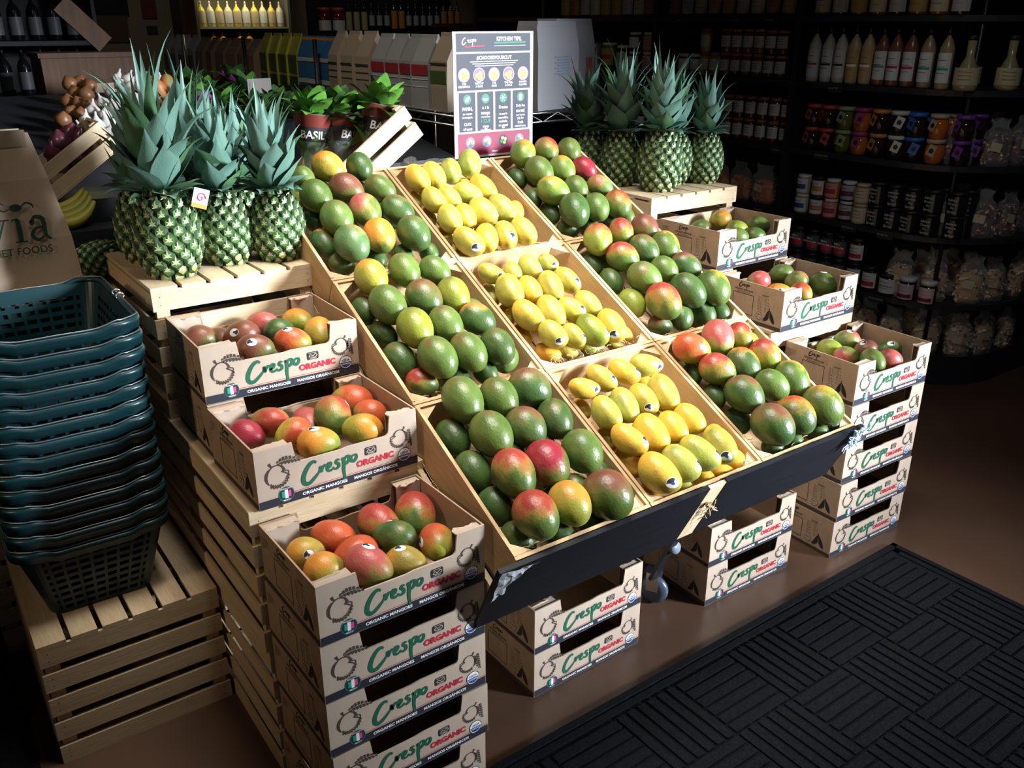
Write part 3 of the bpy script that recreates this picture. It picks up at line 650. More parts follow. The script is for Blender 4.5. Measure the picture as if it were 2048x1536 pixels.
MDATA = """\
TL,0,0,1.041,2.538,1.314,0.0342,0.0438,0.10,-0.89,-0.44,G
TL,0,1,1.139,2.578,1.334,0.0450,0.0576,0.26,-0.86,-0.43,O
TL,0,2,1.238,2.564,1.327,0.0418,0.0535,-0.10,-0.89,-0.44,g
TL,1,0,1.042,2.456,1.272,0.0468,0.0598,0.10,-0.89,-0.44,G
TL,1,1,1.146,2.473,1.281,0.0452,0.0579,0.36,-0.83,-0.42,r
TL,1,2,1.251,2.457,1.273,0.0421,0.0539,0.45,-0.80,-0.40,G
TL,2,0,1.057,2.358,1.223,0.0477,0.0611,-0.05,-0.89,-0.45,G
TL,2,1,1.159,2.374,1.232,0.0470,0.0602,0.05,-0.89,-0.45,Gr
TL,2,2,1.253,2.358,1.224,0.0439,0.0562,0.26,-0.86,-0.43,gO
TL,3,0,1.049,2.253,1.171,0.0487,0.0623,-0.05,-0.89,-0.45,Gb
TL,3,1,1.143,2.266,1.178,0.0469,0.0600,-0.10,-0.89,-0.44,O2
TL,3,2,1.249,2.256,1.173,0.0486,0.0621,0.05,-0.89,-0.45,g
TL,9,0,1.035,2.475,1.201,0.0321,0.0411,-0.05,-0.89,-0.45,g
TL,9,1,1.012,2.367,1.155,0.0387,0.0495,-0.05,-0.89,-0.45,gR
TL,9,2,1.030,2.287,1.108,0.0308,0.0394,0.67,-0.66,-0.33,g
TL,9,3,1.137,2.278,1.107,0.0296,0.0379,-0.10,-0.89,-0.44,g
TL,9,4,1.222,2.275,1.108,0.0301,0.0386,-0.10,-0.89,-0.44,g
TL,9,5,1.304,2.264,1.104,0.0306,0.0391,-0.10,-0.89,-0.44,g
TC,0,0,1.399,2.484,1.287,0.0382,0.0573,0.00,-0.89,-0.45,YO
TC,0,1,1.461,2.490,1.289,0.0389,0.0583,-0.10,-0.89,-0.44,Y
TC,0,2,1.532,2.502,1.295,0.0365,0.0548,-0.31,-0.85,-0.43,Yg
TC,0,3,1.623,2.530,1.309,0.0416,0.0624,-0.41,-0.82,-0.41,Yg
TC,1,0,1.395,2.383,1.236,0.0346,0.0520,0.05,-0.89,-0.45,Y
TC,1,1,1.449,2.379,1.234,0.0351,0.0505,0.10,-0.89,-0.44,Y
TC,1,2,1.524,2.390,1.239,0.0385,0.0503,0.59,-0.72,-0.36,Yg
TC,1,3,1.593,2.406,1.248,0.0392,0.0588,0.10,-0.89,-0.44,Or
TC,2,0,1.398,2.294,1.192,0.0380,0.0569,-0.16,-0.88,-0.44,Y
TC,2,1,1.452,2.293,1.191,0.0353,0.0529,-0.21,-0.87,-0.44,YO
TC,2,2,1.524,2.305,1.197,0.0419,0.0572,0.10,-0.89,-0.44,Y
TC,2,3,1.599,2.307,1.198,0.0396,0.0595,0.10,-0.89,-0.44,Yg
TC,3,0,1.399,2.192,1.141,0.0387,0.0580,0.26,-0.86,-0.43,Y
TC,3,1,1.464,2.195,1.142,0.0377,0.0566,-0.36,-0.83,-0.42,Or
TC,3,2,1.533,2.194,1.142,0.0371,0.0556,-0.26,-0.86,-0.43,Y
TC,3,3,1.606,2.200,1.144,0.0377,0.0565,0.00,-0.89,-0.45,Y
TC,9,0,1.387,2.493,1.218,0.0269,0.0403,-0.05,-0.89,-0.45,YO
TC,9,1,1.388,2.410,1.177,0.0260,0.0391,-0.05,-0.89,-0.45,YO
TC,9,2,1.389,2.318,1.131,0.0283,0.0424,-0.16,-0.88,-0.44,YO
TC,9,3,1.395,2.242,1.093,0.0233,0.0346,0.45,-0.80,-0.40,Y
TR,0,0,1.855,2.551,1.320,0.0459,0.0588,-0.45,-0.80,-0.40,Go
TR,0,1,1.963,2.558,1.324,0.0423,0.0541,-0.26,-0.86,-0.43,R
TR,0,2,2.054,2.543,1.316,0.0428,0.0548,-0.26,-0.86,-0.43,G
TR,1,0,1.852,2.452,1.271,0.0486,0.0622,-0.05,-0.89,-0.45,G
TR,1,1,1.951,2.453,1.271,0.0441,0.0564,-0.10,-0.89,-0.44,Go
TR,1,2,2.040,2.441,1.265,0.0410,0.0509,0.16,-0.88,-0.44,RR
TR,2,0,1.837,2.355,1.222,0.0467,0.0592,0.45,-0.80,-0.40,Go
TR,2,1,1.934,2.353,1.221,0.0405,0.0518,-0.10,-0.89,-0.44,G
TR,2,2,2.039,2.350,1.219,0.0381,0.0487,0.50,-0.77,-0.39,Gp
TR,3,0,1.850,2.254,1.172,0.0519,0.0665,-0.26,-0.86,-0.43,g
TR,3,1,1.942,2.253,1.171,0.0445,0.0570,-0.26,-0.86,-0.43,G
TR,3,2,2.035,2.253,1.171,0.0453,0.0580,-0.21,-0.87,-0.44,R
TR,9,0,1.819,2.534,1.239,0.0360,0.0461,-0.21,-0.87,-0.44,g
TR,9,1,1.810,2.431,1.187,0.0335,0.0429,-0.21,-0.87,-0.44,g
TR,9,2,1.834,2.365,1.145,0.0357,0.0457,-0.21,-0.87,-0.44,g
TR,9,3,1.849,2.289,1.104,0.0301,0.0385,0.67,-0.66,-0.33,g
TR,9,4,1.932,2.276,1.102,0.0340,0.0418,0.16,-0.88,-0.44,g
TR,9,5,2.026,2.290,1.111,0.0311,0.0389,0.16,-0.88,-0.44,g
TR,9,6,2.107,2.288,1.116,0.0317,0.0406,-0.10,-0.89,-0.44,G
ML,0,0,1.037,2.120,1.105,0.0456,0.0584,-0.05,-0.89,-0.45,Yo
ML,0,1,1.142,2.124,1.107,0.0443,0.0567,0.00,-0.89,-0.45,G
ML,0,2,1.227,2.106,1.097,0.0403,0.0515,0.26,-0.86,-0.43,G
ML,1,0,1.032,2.020,1.054,0.0491,0.0629,0.10,-0.89,-0.44,G
ML,1,1,1.141,2.021,1.055,0.0465,0.0595,0.05,-0.89,-0.45,gO
ML,1,2,1.227,2.009,1.049,0.0464,0.0594,-0.10,-0.89,-0.44,Gy
ML,2,0,1.060,1.928,1.009,0.0491,0.0629,-0.05,-0.89,-0.45,Gy
ML,2,1,1.148,1.921,1.005,0.0454,0.0578,0.05,-0.89,-0.45,G
ML,2,2,1.243,1.917,1.003,0.0428,0.0535,0.36,-0.83,-0.42,gR
ML,3,0,1.065,1.827,0.958,0.0494,0.0632,0.10,-0.89,-0.44,G
ML,3,1,1.155,1.822,0.955,0.0477,0.0609,0.10,-0.89,-0.44,G
ML,3,2,1.242,1.818,0.953,0.0458,0.0558,0.05,-0.89,-0.45,g
ML,9,0,1.002,2.101,1.022,0.0354,0.0453,0.00,-0.89,-0.45,g
ML,9,1,1.012,2.018,0.977,0.0339,0.0434,0.41,-0.82,-0.41,g
ML,9,2,1.009,1.925,0.934,0.0425,0.0544,0.10,-0.89,-0.44,g
ML,9,3,1.027,1.847,0.893,0.0340,0.0435,0.59,-0.72,-0.36,R
ML,9,4,1.126,1.830,0.887,0.0314,0.0402,0.21,-0.87,-0.44,g
ML,9,5,1.209,1.827,0.885,0.0320,0.0410,0.16,-0.88,-0.44,g
MC,0,0,1.389,2.061,1.075,0.0284,0.0426,0.59,-0.72,-0.36,Y
MC,0,1,1.458,2.051,1.070,0.0269,0.0376,-0.16,-0.88,-0.44,Y
MC,0,2,1.525,2.057,1.073,0.0324,0.0474,0.00,-0.89,-0.45,Yg
MC,0,3,1.593,2.061,1.075,0.0284,0.0339,0.45,-0.80,-0.40,Yg
MC,1,0,1.402,1.987,1.038,0.0412,0.0583,-0.16,-0.88,-0.44,Y
MC,1,1,1.466,1.976,1.033,0.0339,0.0501,-0.10,-0.89,-0.44,Or
MC,1,2,1.537,1.973,1.031,0.0382,0.0573,-0.21,-0.87,-0.44,Y
MC,1,3,1.609,1.983,1.036,0.0334,0.0501,0.10,-0.89,-0.44,Y
MC,2,0,1.398,1.893,0.991,0.0372,0.0558,0.21,-0.87,-0.44,YO
MC,2,1,1.473,1.887,0.988,0.0394,0.0591,-0.10,-0.89,-0.44,Y
MC,2,2,1.541,1.880,0.985,0.0337,0.0453,0.45,-0.80,-0.40,Y
MC,2,3,1.606,1.885,0.987,0.0358,0.0495,0.10,-0.89,-0.44,Y
MC,3,0,1.425,1.815,0.952,0.0354,0.0488,0.26,-0.86,-0.43,Y
MC,3,1,1.483,1.795,0.942,0.0282,0.0424,0.05,-0.89,-0.45,Y
MC,3,2,1.550,1.797,0.943,0.0392,0.0584,0.10,-0.89,-0.44,Gy
MC,3,3,1.622,1.796,0.943,0.0398,0.0597,-0.10,-0.89,-0.44,Or
MC,9,0,1.391,2.070,1.007,0.0282,0.0423,-0.10,-0.89,-0.44,Y
MC,9,1,1.394,1.991,0.967,0.0247,0.0370,-0.10,-0.89,-0.44,YO
MC,9,2,1.393,1.912,0.928,0.0257,0.0386,-0.05,-0.89,-0.45,Or
MC,9,3,1.429,1.841,0.892,0.0255,0.0383,0.59,-0.72,-0.36,Or
MC,9,4,1.488,1.826,0.885,0.0197,0.0295,0.71,-0.63,-0.32,Y
MC,9,5,1.560,1.822,0.883,0.0215,0.0323,0.71,-0.63,-0.32,Yg
MC,9,6,1.644,1.816,0.880,0.0187,0.0281,0.45,-0.80,-0.40,Y
MC,9,7,1.717,1.834,0.888,0.0191,0.0287,-0.21,-0.87,-0.44,Y
MR,0,0,1.834,2.116,1.103,0.0479,0.0613,-0.45,-0.80,-0.40,YR
MR,0,1,1.950,2.133,1.111,0.0403,0.0516,-0.26,-0.86,-0.43,YR
MR,0,2,2.053,2.134,1.111,0.0423,0.0541,-0.10,-0.89,-0.44,r
MR,1,0,1.864,2.030,1.059,0.0463,0.0551,0.31,-0.85,-0.43,R
MR,1,1,1.969,2.046,1.067,0.0447,0.0569,0.00,-0.89,-0.45,gO
MR,1,2,2.060,2.042,1.066,0.0454,0.0582,-0.31,-0.85,-0.43,GO
MR,2,0,1.874,1.938,1.013,0.0491,0.0580,0.45,-0.80,-0.40,G
MR,2,1,1.970,1.951,1.020,0.0417,0.0490,0.16,-0.88,-0.44,G
MR,2,2,2.065,1.949,1.019,0.0409,0.0522,0.45,-0.80,-0.40,gO
MR,3,0,1.862,1.837,0.963,0.0516,0.0661,-0.10,-0.89,-0.44,R
MR,3,1,1.981,1.854,0.972,0.0512,0.0652,0.16,-0.88,-0.44,g
MR,3,2,2.088,1.846,0.967,0.0514,0.0658,-0.36,-0.83,-0.42,GO
MR,9,0,1.814,2.114,1.025,0.0320,0.0409,-0.05,-0.89,-0.45,g
MR,9,1,1.824,2.031,0.987,0.0390,0.0499,-0.16,-0.88,-0.44,g
MR,9,2,1.825,1.935,0.939,0.0419,0.0536,-0.10,-0.89,-0.44,Gy
MR,9,3,1.863,1.846,0.885,0.0305,0.0390,0.74,-0.60,-0.30,gO
MR,9,4,2.073,1.916,0.899,0.0403,0.0504,-0.10,-0.89,-0.44,Gp
MR,9,5,2.055,1.849,0.886,0.0402,0.0495,-0.10,-0.89,-0.44,g
MR,9,6,2.102,1.831,0.887,0.0370,0.0440,0.16,-0.88,-0.44,g
BL,0,0,1.054,1.693,0.891,0.0519,0.0664,-0.05,-0.89,-0.45,G
BL,0,1,1.147,1.673,0.881,0.0480,0.0584,0.05,-0.89,-0.45,G
BL,0,2,1.241,1.676,0.883,0.0516,0.0584,0.26,-0.86,-0.43,gO
BL,1,0,1.063,1.585,0.837,0.0525,0.0634,0.00,-0.89,-0.45,G
BL,1,1,1.157,1.578,0.833,0.0493,0.0564,0.05,-0.89,-0.45,gO
BL,1,2,1.249,1.576,0.832,0.0452,0.0578,-0.16,-0.88,-0.44,g
BL,2,0,1.052,1.477,0.783,0.0517,0.0661,-0.10,-0.89,-0.44,GR
BL,2,1,1.149,1.475,0.782,0.0534,0.0634,0.05,-0.89,-0.45,RR2
BL,2,2,1.254,1.475,0.782,0.0515,0.0599,-0.05,-0.89,-0.45,G
BL,3,0,1.036,1.371,0.730,0.0523,0.0617,0.00,-0.89,-0.45,GR
BL,3,1,1.130,1.369,0.729,0.0485,0.0576,-0.10,-0.89,-0.44,Yo
BL,3,2,1.233,1.357,0.723,0.0588,0.0647,0.10,-0.89,-0.44,r2
BL,9,0,1.014,1.679,0.804,0.0442,0.0548,0.00,-0.89,-0.45,g
BL,9,1,1.005,1.577,0.760,0.0457,0.0557,0.00,-0.89,-0.45,g
BL,9,2,1.012,1.495,0.701,0.0445,0.0516,0.10,-0.89,-0.44,g
BL,9,3,1.016,1.409,0.657,0.0372,0.0476,0.31,-0.85,-0.43,g
BL,9,4,1.104,1.368,0.653,0.0346,0.0397,0.10,-0.89,-0.44,g
BL,9,5,1.219,1.387,0.639,0.0356,0.0422,0.10,-0.89,-0.44,g
BL,9,6,1.305,1.466,0.705,0.0314,0.0389,-0.16,-0.88,-0.44,g
BC,0,0,1.389,1.635,0.862,0.0282,0.0422,0.84,-0.49,-0.24,YO
BC,0,1,1.460,1.648,0.868,0.0329,0.0471,0.36,-0.83,-0.42,Y
BC,0,2,1.539,1.647,0.868,0.0325,0.0478,0.45,-0.80,-0.40,YO
BC,0,3,1.624,1.652,0.870,0.0318,0.0478,0.87,-0.45,-0.22,Yg
BC,1,0,1.396,1.552,0.820,0.0360,0.0512,0.00,-0.89,-0.45,Y
BC,1,1,1.461,1.555,0.822,0.0373,0.0560,-0.21,-0.87,-0.44,Yg
BC,1,2,1.529,1.556,0.822,0.0358,0.0508,0.00,-0.89,-0.45,YO
BC,1,3,1.601,1.556,0.822,0.0411,0.0616,-0.21,-0.87,-0.44,Y
BC,2,0,1.398,1.465,0.777,0.0354,0.0531,0.36,-0.83,-0.42,YO
BC,2,1,1.470,1.463,0.776,0.0435,0.0577,0.00,-0.89,-0.45,Or
BC,2,2,1.542,1.459,0.774,0.0380,0.0484,0.00,-0.89,-0.45,Or
BC,2,3,1.611,1.466,0.777,0.0387,0.0489,0.16,-0.88,-0.44,YO
BC,3,0,1.405,1.361,0.725,0.0446,0.0616,0.16,-0.88,-0.44,YO
BC,3,1,1.481,1.365,0.727,0.0425,0.0556,0.21,-0.87,-0.44,Yg
BC,3,2,1.556,1.373,0.731,0.0404,0.0588,0.31,-0.85,-0.43,Yg
BC,3,3,1.632,1.374,0.731,0.0420,0.0582,-0.05,-0.89,-0.45,Y
BC,9,0,1.394,1.648,0.796,0.0249,0.0348,-0.16,-0.88,-0.44,YO
BC,9,1,1.398,1.547,0.745,0.0274,0.0382,-0.16,-0.88,-0.44,YO
BC,9,2,1.403,1.468,0.706,0.0359,0.0454,0.05,-0.89,-0.45,Or
BC,9,3,1.416,1.379,0.659,0.0278,0.0417,0.50,-0.77,-0.39,Or
BC,9,4,1.496,1.362,0.652,0.0283,0.0322,0.26,-0.86,-0.43,Yg
BC,9,5,1.576,1.366,0.655,0.0273,0.0341,0.31,-0.85,-0.43,Or
BC,9,6,1.640,1.366,0.654,0.0262,0.0393,0.78,-0.56,-0.28,Or
BC,9,7,1.706,1.381,0.662,0.0316,0.0362,0.10,-0.89,-0.44,Or
BR,0,0,1.808,1.662,0.875,0.0460,0.0559,0.71,-0.63,-0.32,OR
BR,0,1,1.930,1.671,0.880,0.0493,0.0630,-0.41,-0.82,-0.41,RP
BR,0,2,2.012,1.658,0.873,0.0378,0.0484,-0.31,-0.85,-0.43,YR
BR,1,0,1.828,1.577,0.833,0.0453,0.0539,0.45,-0.80,-0.40,R
BR,1,1,1.930,1.570,0.829,0.0449,0.0569,-0.10,-0.89,-0.44,gR
BR,1,2,2.032,1.578,0.833,0.0460,0.0531,-0.10,-0.89,-0.44,YR
BR,2,0,1.841,1.483,0.786,0.0507,0.0608,-0.05,-0.89,-0.45,gO
BR,2,1,1.955,1.483,0.786,0.0443,0.0527,0.31,-0.85,-0.43,G
BR,2,2,2.043,1.481,0.785,0.0490,0.0627,-0.36,-0.83,-0.42,GO
BR,3,0,1.840,1.377,0.733,0.0550,0.0652,-0.05,-0.89,-0.45,gO
BR,3,1,1.939,1.379,0.734,0.0516,0.0608,-0.10,-0.89,-0.44,gR
BR,3,2,2.058,1.379,0.734,0.0561,0.0632,0.00,-0.89,-0.45,GO
BR,9,0,1.813,1.653,0.798,0.0288,0.0368,-0.26,-0.86,-0.43,g
BR,9,1,1.816,1.568,0.756,0.0347,0.0414,-0.16,-0.88,-0.44,g
BR,9,2,1.840,1.495,0.702,0.0372,0.0441,-0.10,-0.89,-0.44,g
BR,9,3,1.859,1.379,0.656,0.0273,0.0349,0.45,-0.80,-0.40,g
BR,9,4,1.937,1.376,0.655,0.0309,0.0351,0.21,-0.87,-0.44,g
BR,9,5,2.056,1.382,0.650,0.0316,0.0363,0.31,-0.85,-0.43,g
BR,9,6,2.110,1.375,0.659,0.0289,0.0329,0.31,-0.85,-0.43,g
L1,0,0,0.587,1.608,0.671,0.0400,0.0432,0.95,-0.31,0.00,T*
L1,0,1,0.594,1.527,0.672,0.0400,0.0432,0.81,-0.59,0.00,O
L1,0,2,0.666,1.629,0.672,0.0437,0.0561,0.41,-0.91,0.00,RO
L1,0,3,0.676,1.483,0.675,0.0446,0.0574,0.50,-0.87,0.00,RP*
L1,0,4,0.682,1.553,0.661,0.0437,0.0554,1.00,0.00,0.00,RO
L1,0,5,0.760,1.474,0.650,0.0436,0.0494,0.63,-0.78,0.00,T*
L1,0,6,0.774,1.540,0.681,0.0400,0.0520,0.54,-0.84,0.00,g*
L1,0,7,0.775,1.623,0.671,0.0460,0.0598,0.21,-0.98,0.00,R
L1,0,8,0.847,1.481,0.671,0.0414,0.0539,-0.26,-0.97,0.00,OR*
L1,0,9,0.866,1.616,0.671,0.0480,0.0624,-0.26,-0.97,0.00,R
L2,0,0,0.584,1.907,0.840,0.0400,0.0469,0.54,-0.84,0.00,RR
L2,0,1,0.653,1.929,0.849,0.0400,0.0520,0.45,-0.89,0.00,GR
L2,0,2,0.677,1.845,0.846,0.0400,0.0457,0.98,-0.21,0.00,OY
L2,0,3,0.701,1.762,0.846,0.0400,0.0496,0.95,-0.31,0.00,OG*
L2,0,4,0.747,1.922,0.819,0.0432,0.0562,0.00,-1.00,0.00,RP*
L2,0,5,0.783,1.858,0.859,0.0449,0.0584,-0.21,-0.98,0.00,R*
L2,0,6,0.820,1.768,0.846,0.0412,0.0493,0.81,-0.59,0.00,Yo
L2,0,7,0.870,1.925,0.849,0.0457,0.0559,0.54,-0.84,0.00,OR
L2,0,8,0.878,1.846,0.840,0.0400,0.0441,0.54,-0.84,0.00,OR
L3,0,0,0.592,2.215,0.989,0.0400,0.0432,0.81,-0.59,0.00,r
L3,0,1,0.653,2.236,0.962,0.0400,0.0518,0.50,-0.87,0.00,r
L3,0,2,0.682,2.071,0.987,0.0400,0.0492,0.81,-0.59,0.00,r*
L3,0,3,0.687,2.169,0.997,0.0400,0.0520,0.50,-0.87,0.00,r*
L3,0,4,0.767,2.236,0.987,0.0400,0.0520,0.50,-0.87,0.00,RP
L3,0,5,0.781,2.071,0.987,0.0400,0.0488,0.81,-0.59,0.00,OR*
L3,0,6,0.782,2.159,0.987,0.0400,0.0434,0.81,-0.59,0.00,g
L3,0,7,0.853,2.209,0.987,0.0400,0.0520,0.21,-0.98,0.00,OG
L3,0,8,0.865,2.100,0.987,0.0400,0.0520,-0.41,-0.91,0.00,O
R3,0,0,2.554,2.344,1.004,0.0400,0.0432,0.81,-0.59,0.00,G
R3,0,1,2.555,2.168,1.004,0.0400,0.0432,0.81,-0.59,0.00,G
R3,0,2,2.624,2.231,1.010,0.0400,0.0432,0.81,-0.59,0.00,Gy
R3,0,3,2.652,2.168,0.992,0.0400,0.0436,0.81,-0.59,0.00,G
R3,0,4,2.661,2.344,1.028,0.0400,0.0432,0.81,-0.59,0.00,Yo
R3,0,5,2.722,2.342,0.980,0.0400,0.0469,0.81,-0.59,0.00,Go
R3,0,6,2.729,2.272,0.962,0.0400,0.0432,0.81,-0.59,0.00,G
R3,0,7,2.729,2.218,1.016,0.0400,0.0449,0.81,-0.59,0.00,G
R2,0,0,2.546,2.037,0.869,0.0400,0.0432,0.81,-0.59,0.00,RP
R2,0,1,2.562,1.863,0.862,0.0400,0.0432,-0.16,-0.99,0.00,OR
R2,0,2,2.581,1.975,0.830,0.0400,0.0508,0.81,-0.59,0.00,OG*
R2,0,3,2.652,1.951,0.870,0.0400,0.0432,0.81,-0.59,0.00,Gr*
R2,0,4,2.669,2.035,0.875,0.0400,0.0474,0.81,-0.59,0.00,G
R2,0,5,2.722,1.891,0.862,0.0444,0.0577,-0.21,-0.98,0.00,G*
R2,0,6,2.730,2.000,0.835,0.0400,0.0520,0.81,-0.59,0.00,G
R1,0,0,2.608,1.683,0.671,0.0400,0.0433,0.81,-0.59,0.00,Gr*
R1,0,1,2.617,1.756,0.671,0.0400,0.0468,0.41,-0.91,0.00,Gy*
R1,0,2,2.637,1.597,0.674,0.0406,0.0528,-0.36,-0.93,0.00,G
R1,0,3,2.716,1.585,0.665,0.0400,0.0432,0.81,-0.59,0.00,RP
R1,0,4,2.712,1.676,0.674,0.0400,0.0440,0.81,-0.59,0.00,r*
R1,0,5,2.720,1.759,0.683,0.0408,0.0482,0.81,-0.59,0.00,Gp*
R1,0,6,2.787,1.738,0.646,0.0400,0.0485,0.81,-0.59,0.00,r*
R1,0,7,2.785,1.639,0.665,0.0400,0.0520,0.81,-0.59,0.00,G*
TL,8,0,1.159,2.333,1.144,0.0400,0.0448,-0.38,-0.83,-0.41,g
TL,8,1,1.275,2.510,1.232,0.0400,0.0448,0.36,-0.83,-0.42,G
TL,8,2,1.091,2.445,1.200,0.0400,0.0448,0.27,-0.86,-0.43,g
TL,8,3,1.026,2.544,1.249,0.0400,0.0448,0.42,-0.81,-0.41,Gy
TL,8,4,1.269,2.428,1.191,0.0400,0.0448,0.44,-0.80,-0.40,g
TL,8,5,1.101,2.564,1.258,0.0400,0.0448,-0.36,-0.84,-0.42,G
TL,8,6,1.218,2.552,1.252,0.0400,0.0448,-0.55,-0.75,-0.37,g
TC,8,0,1.483,2.561,1.258,0.0310,0.0428,0.32,-0.85,-0.42,YO
TC,8,1,1.587,2.511,1.233,0.0310,0.0428,-0.25,-0.87,-0.43,Y
TC,8,2,1.452,2.385,1.170,0.0310,0.0428,-0.42,-0.81,-0.41,Or
TC,8,3,1.496,2.239,1.097,0.0310,0.0428,-0.52,-0.76,-0.38,YO
TC,8,4,1.445,2.500,1.227,0.0310,0.0428,-0.16,-0.88,-0.44,Y
TC,8,5,1.701,2.379,1.166,0.0310,0.0428,-0.34,-0.84,-0.42,Or
TC,8,6,1.546,2.320,1.137,0.0310,0.0428,0.56,-0.74,-0.37,YO
TR,8,0,2.095,2.397,1.176,0.0400,0.0448,-0.30,-0.85,-0.43,g
TR,8,1,2.066,2.510,1.232,0.0400,0.0448,-0.00,-0.89,-0.45,G
TR,8,2,1.902,2.455,1.204,0.0400,0.0448,0.35,-0.84,-0.42,g
TR,8,3,1.993,2.505,1.229,0.0400,0.0448,0.03,-0.89,-0.45,Gy
TR,8,4,1.991,2.427,1.190,0.0400,0.0448,0.29,-0.86,-0.43,g
TR,8,5,1.900,2.530,1.241,0.0400,0.0448,0.32,-0.85,-0.42,G
TR,8,6,1.963,2.367,1.159,0.0400,0.0448,0.34,-0.84,-0.42,g
ML,8,0,1.092,1.891,0.923,0.0400,0.0448,-0.02,-0.89,-0.45,g
ML,8,1,1.286,1.847,0.901,0.0400,0.0448,-0.45,-0.80,-0.40,G
ML,8,2,1.184,2.100,1.027,0.0400,0.0448,0.01,-0.89,-0.45,g
ML,8,3,1.089,2.084,1.019,0.0400,0.0448,-0.09,-0.89,-0.45,Gy
ML,8,4,1.100,1.990,0.972,0.0400,0.0448,0.47,-0.79,-0.40,g
ML,8,5,1.292,2.017,0.985,0.0400,0.0448,0.21,-0.87,-0.44,G
ML,8,6,1.180,1.917,0.935,0.0400,0.0448,0.48,-0.79,-0.39,g
MC,8,0,1.539,2.115,1.035,0.0310,0.0428,-0.23,-0.87,-0.44,YO
MC,8,1,1.665,2.073,1.014,0.0310,0.0428,0.14,-0.89,-0.44,Y
MC,8,2,1.531,1.856,0.905,0.0310,0.0428,0.32,-0.85,-0.42,Or
MC,8,3,1.506,2.031,0.993,0.0310,0.0428,-0.43,-0.81,-0.40,YO
MC,8,4,1.646,1.868,0.911,0.0310,0.0428,0.46,-0.79,-0.40,Y
MC,8,5,1.598,1.918,0.936,0.0310,0.0428,-0.24,-0.87,-0.43,Or
MC,8,6,1.576,1.975,0.964,0.0310,0.0428,0.09,-0.89,-0.45,YO
MR,8,0,1.995,2.033,0.994,0.0400,0.0448,0.29,-0.86,-0.43,g
MR,8,1,1.892,2.114,1.034,0.0400,0.0448,-0.11,-0.89,-0.44,G
MR,8,2,1.988,2.136,1.045,0.0400,0.0448,0.46,-0.79,-0.40,g
MR,8,3,1.921,1.945,0.949,0.0400,0.0448,0.37,-0.83,-0.42,Gy
MR,8,4,2.084,2.016,0.985,0.0400,0.0448,-0.40,-0.82,-0.41,g
MR,8,5,2.095,2.111,1.032,0.0400,0.0448,0.12,-0.89,-0.44,G
MR,8,6,1.946,1.838,0.895,0.0400,0.0448,-0.39,-0.82,-0.41,g
BL,8,0,1.251,1.652,0.803,0.0400,0.0448,-0.32,-0.85,-0.42,g
BL,8,1,1.213,1.448,0.701,0.0400,0.0448,0.38,-0.83,-0.41,G
BL,8,2,1.112,1.660,0.807,0.0400,0.0448,0.39,-0.82,-0.41,g
BL,8,3,1.207,1.583,0.768,0.0400,0.0448,0.03,-0.89,-0.45,Gy
BL,8,4,1.141,1.436,0.694,0.0400,0.0448,-0.17,-0.88,-0.44,g
BL,8,5,1.115,1.583,0.767,0.0400,0.0448,-0.53,-0.76,-0.38,G
BL,8,6,1.290,1.408,0.679,0.0400,0.0448,0.47,-0.79,-0.40,g
BC,8,0,1.613,1.605,0.780,0.0310,0.0428,0.40,-0.82,-0.41,YO
BC,8,1,1.564,1.562,0.758,0.0310,0.0428,-0.16,-0.88,-0.44,Y
BC,8,2,1.626,1.663,0.808,0.0310,0.0428,0.31,-0.85,-0.43,Or
BC,8,3,1.461,1.461,0.707,0.0310,0.0428,0.09,-0.89,-0.45,YO
BC,8,4,1.453,1.591,0.772,0.0310,0.0428,-0.19,-0.88,-0.44,Y
BC,8,5,1.506,1.619,0.786,0.0310,0.0428,0.51,-0.77,-0.39,Or
BC,8,6,1.701,1.452,0.703,0.0310,0.0428,-0.54,-0.75,-0.38,YO
BR,8,0,1.893,1.619,0.787,0.0400,0.0448,-0.13,-0.89,-0.44,g
BR,8,1,1.985,1.581,0.767,0.0400,0.0448,0.12,-0.89,-0.44,G
BR,8,2,1.990,1.443,0.698,0.0400,0.0448,-0.18,-0.88,-0.44,g
BR,8,3,2.087,1.689,0.821,0.0400,0.0448,-0.29,-0.86,-0.43,Gy
BR,8,4,2.064,1.580,0.766,0.0400,0.0448,0.55,-0.75,-0.37,g
BR,8,5,1.959,1.663,0.807,0.0400,0.0448,0.40,-0.82,-0.41,G
BR,8,6,1.875,1.700,0.824,0.0400,0.0448,-0.13,-0.89,-0.44,g
"""
CNM = {'L1': 'top carton of front left stack', 'L2': 'middle left carton', 'L3': 'uppermost left carton', 'R1': 'top carton of the right stack', 'R2': 'middle right carton', 'R3': 'uppermost right carton'}
STICK = {'TC12': 1, 'TC23': 0, 'TC22': 1, 'TC30': 1, 'TC32': 1, 'TC21': 0, 'MC00': 1, 'MC02': 1, 'MC03': 1, 'MC13': 1, 'MC22': 1, 'MC30': 1, 'MC31': 1, 'MC32': 1, 'MC33': 1,
         'BC00': 1, 'BC01': 1, 'BC02': 1, 'BC03': 1, 'BC12': 1, 'BC20': 1, 'BC30': 1, 'BC31': 1, 'BC32': 1, 'BC33': 1}
rm = random.Random(5)
rowlen = {}
ML = [l.split(',') for l in MDATA.strip().split('\n')]
LOWR = {}
for k_ in CPL:
    for n_, e in enumerate(sorted([e for e in ML if e[0] == k_ and int(e[1]) >= 8], key=lambda e: -float(e[4]))): LOWR[id(e)] = ORD[n_]
for e in ML: rowlen[(e[0], e[1])] = rowlen.get((e[0], e[1]), 0)+1
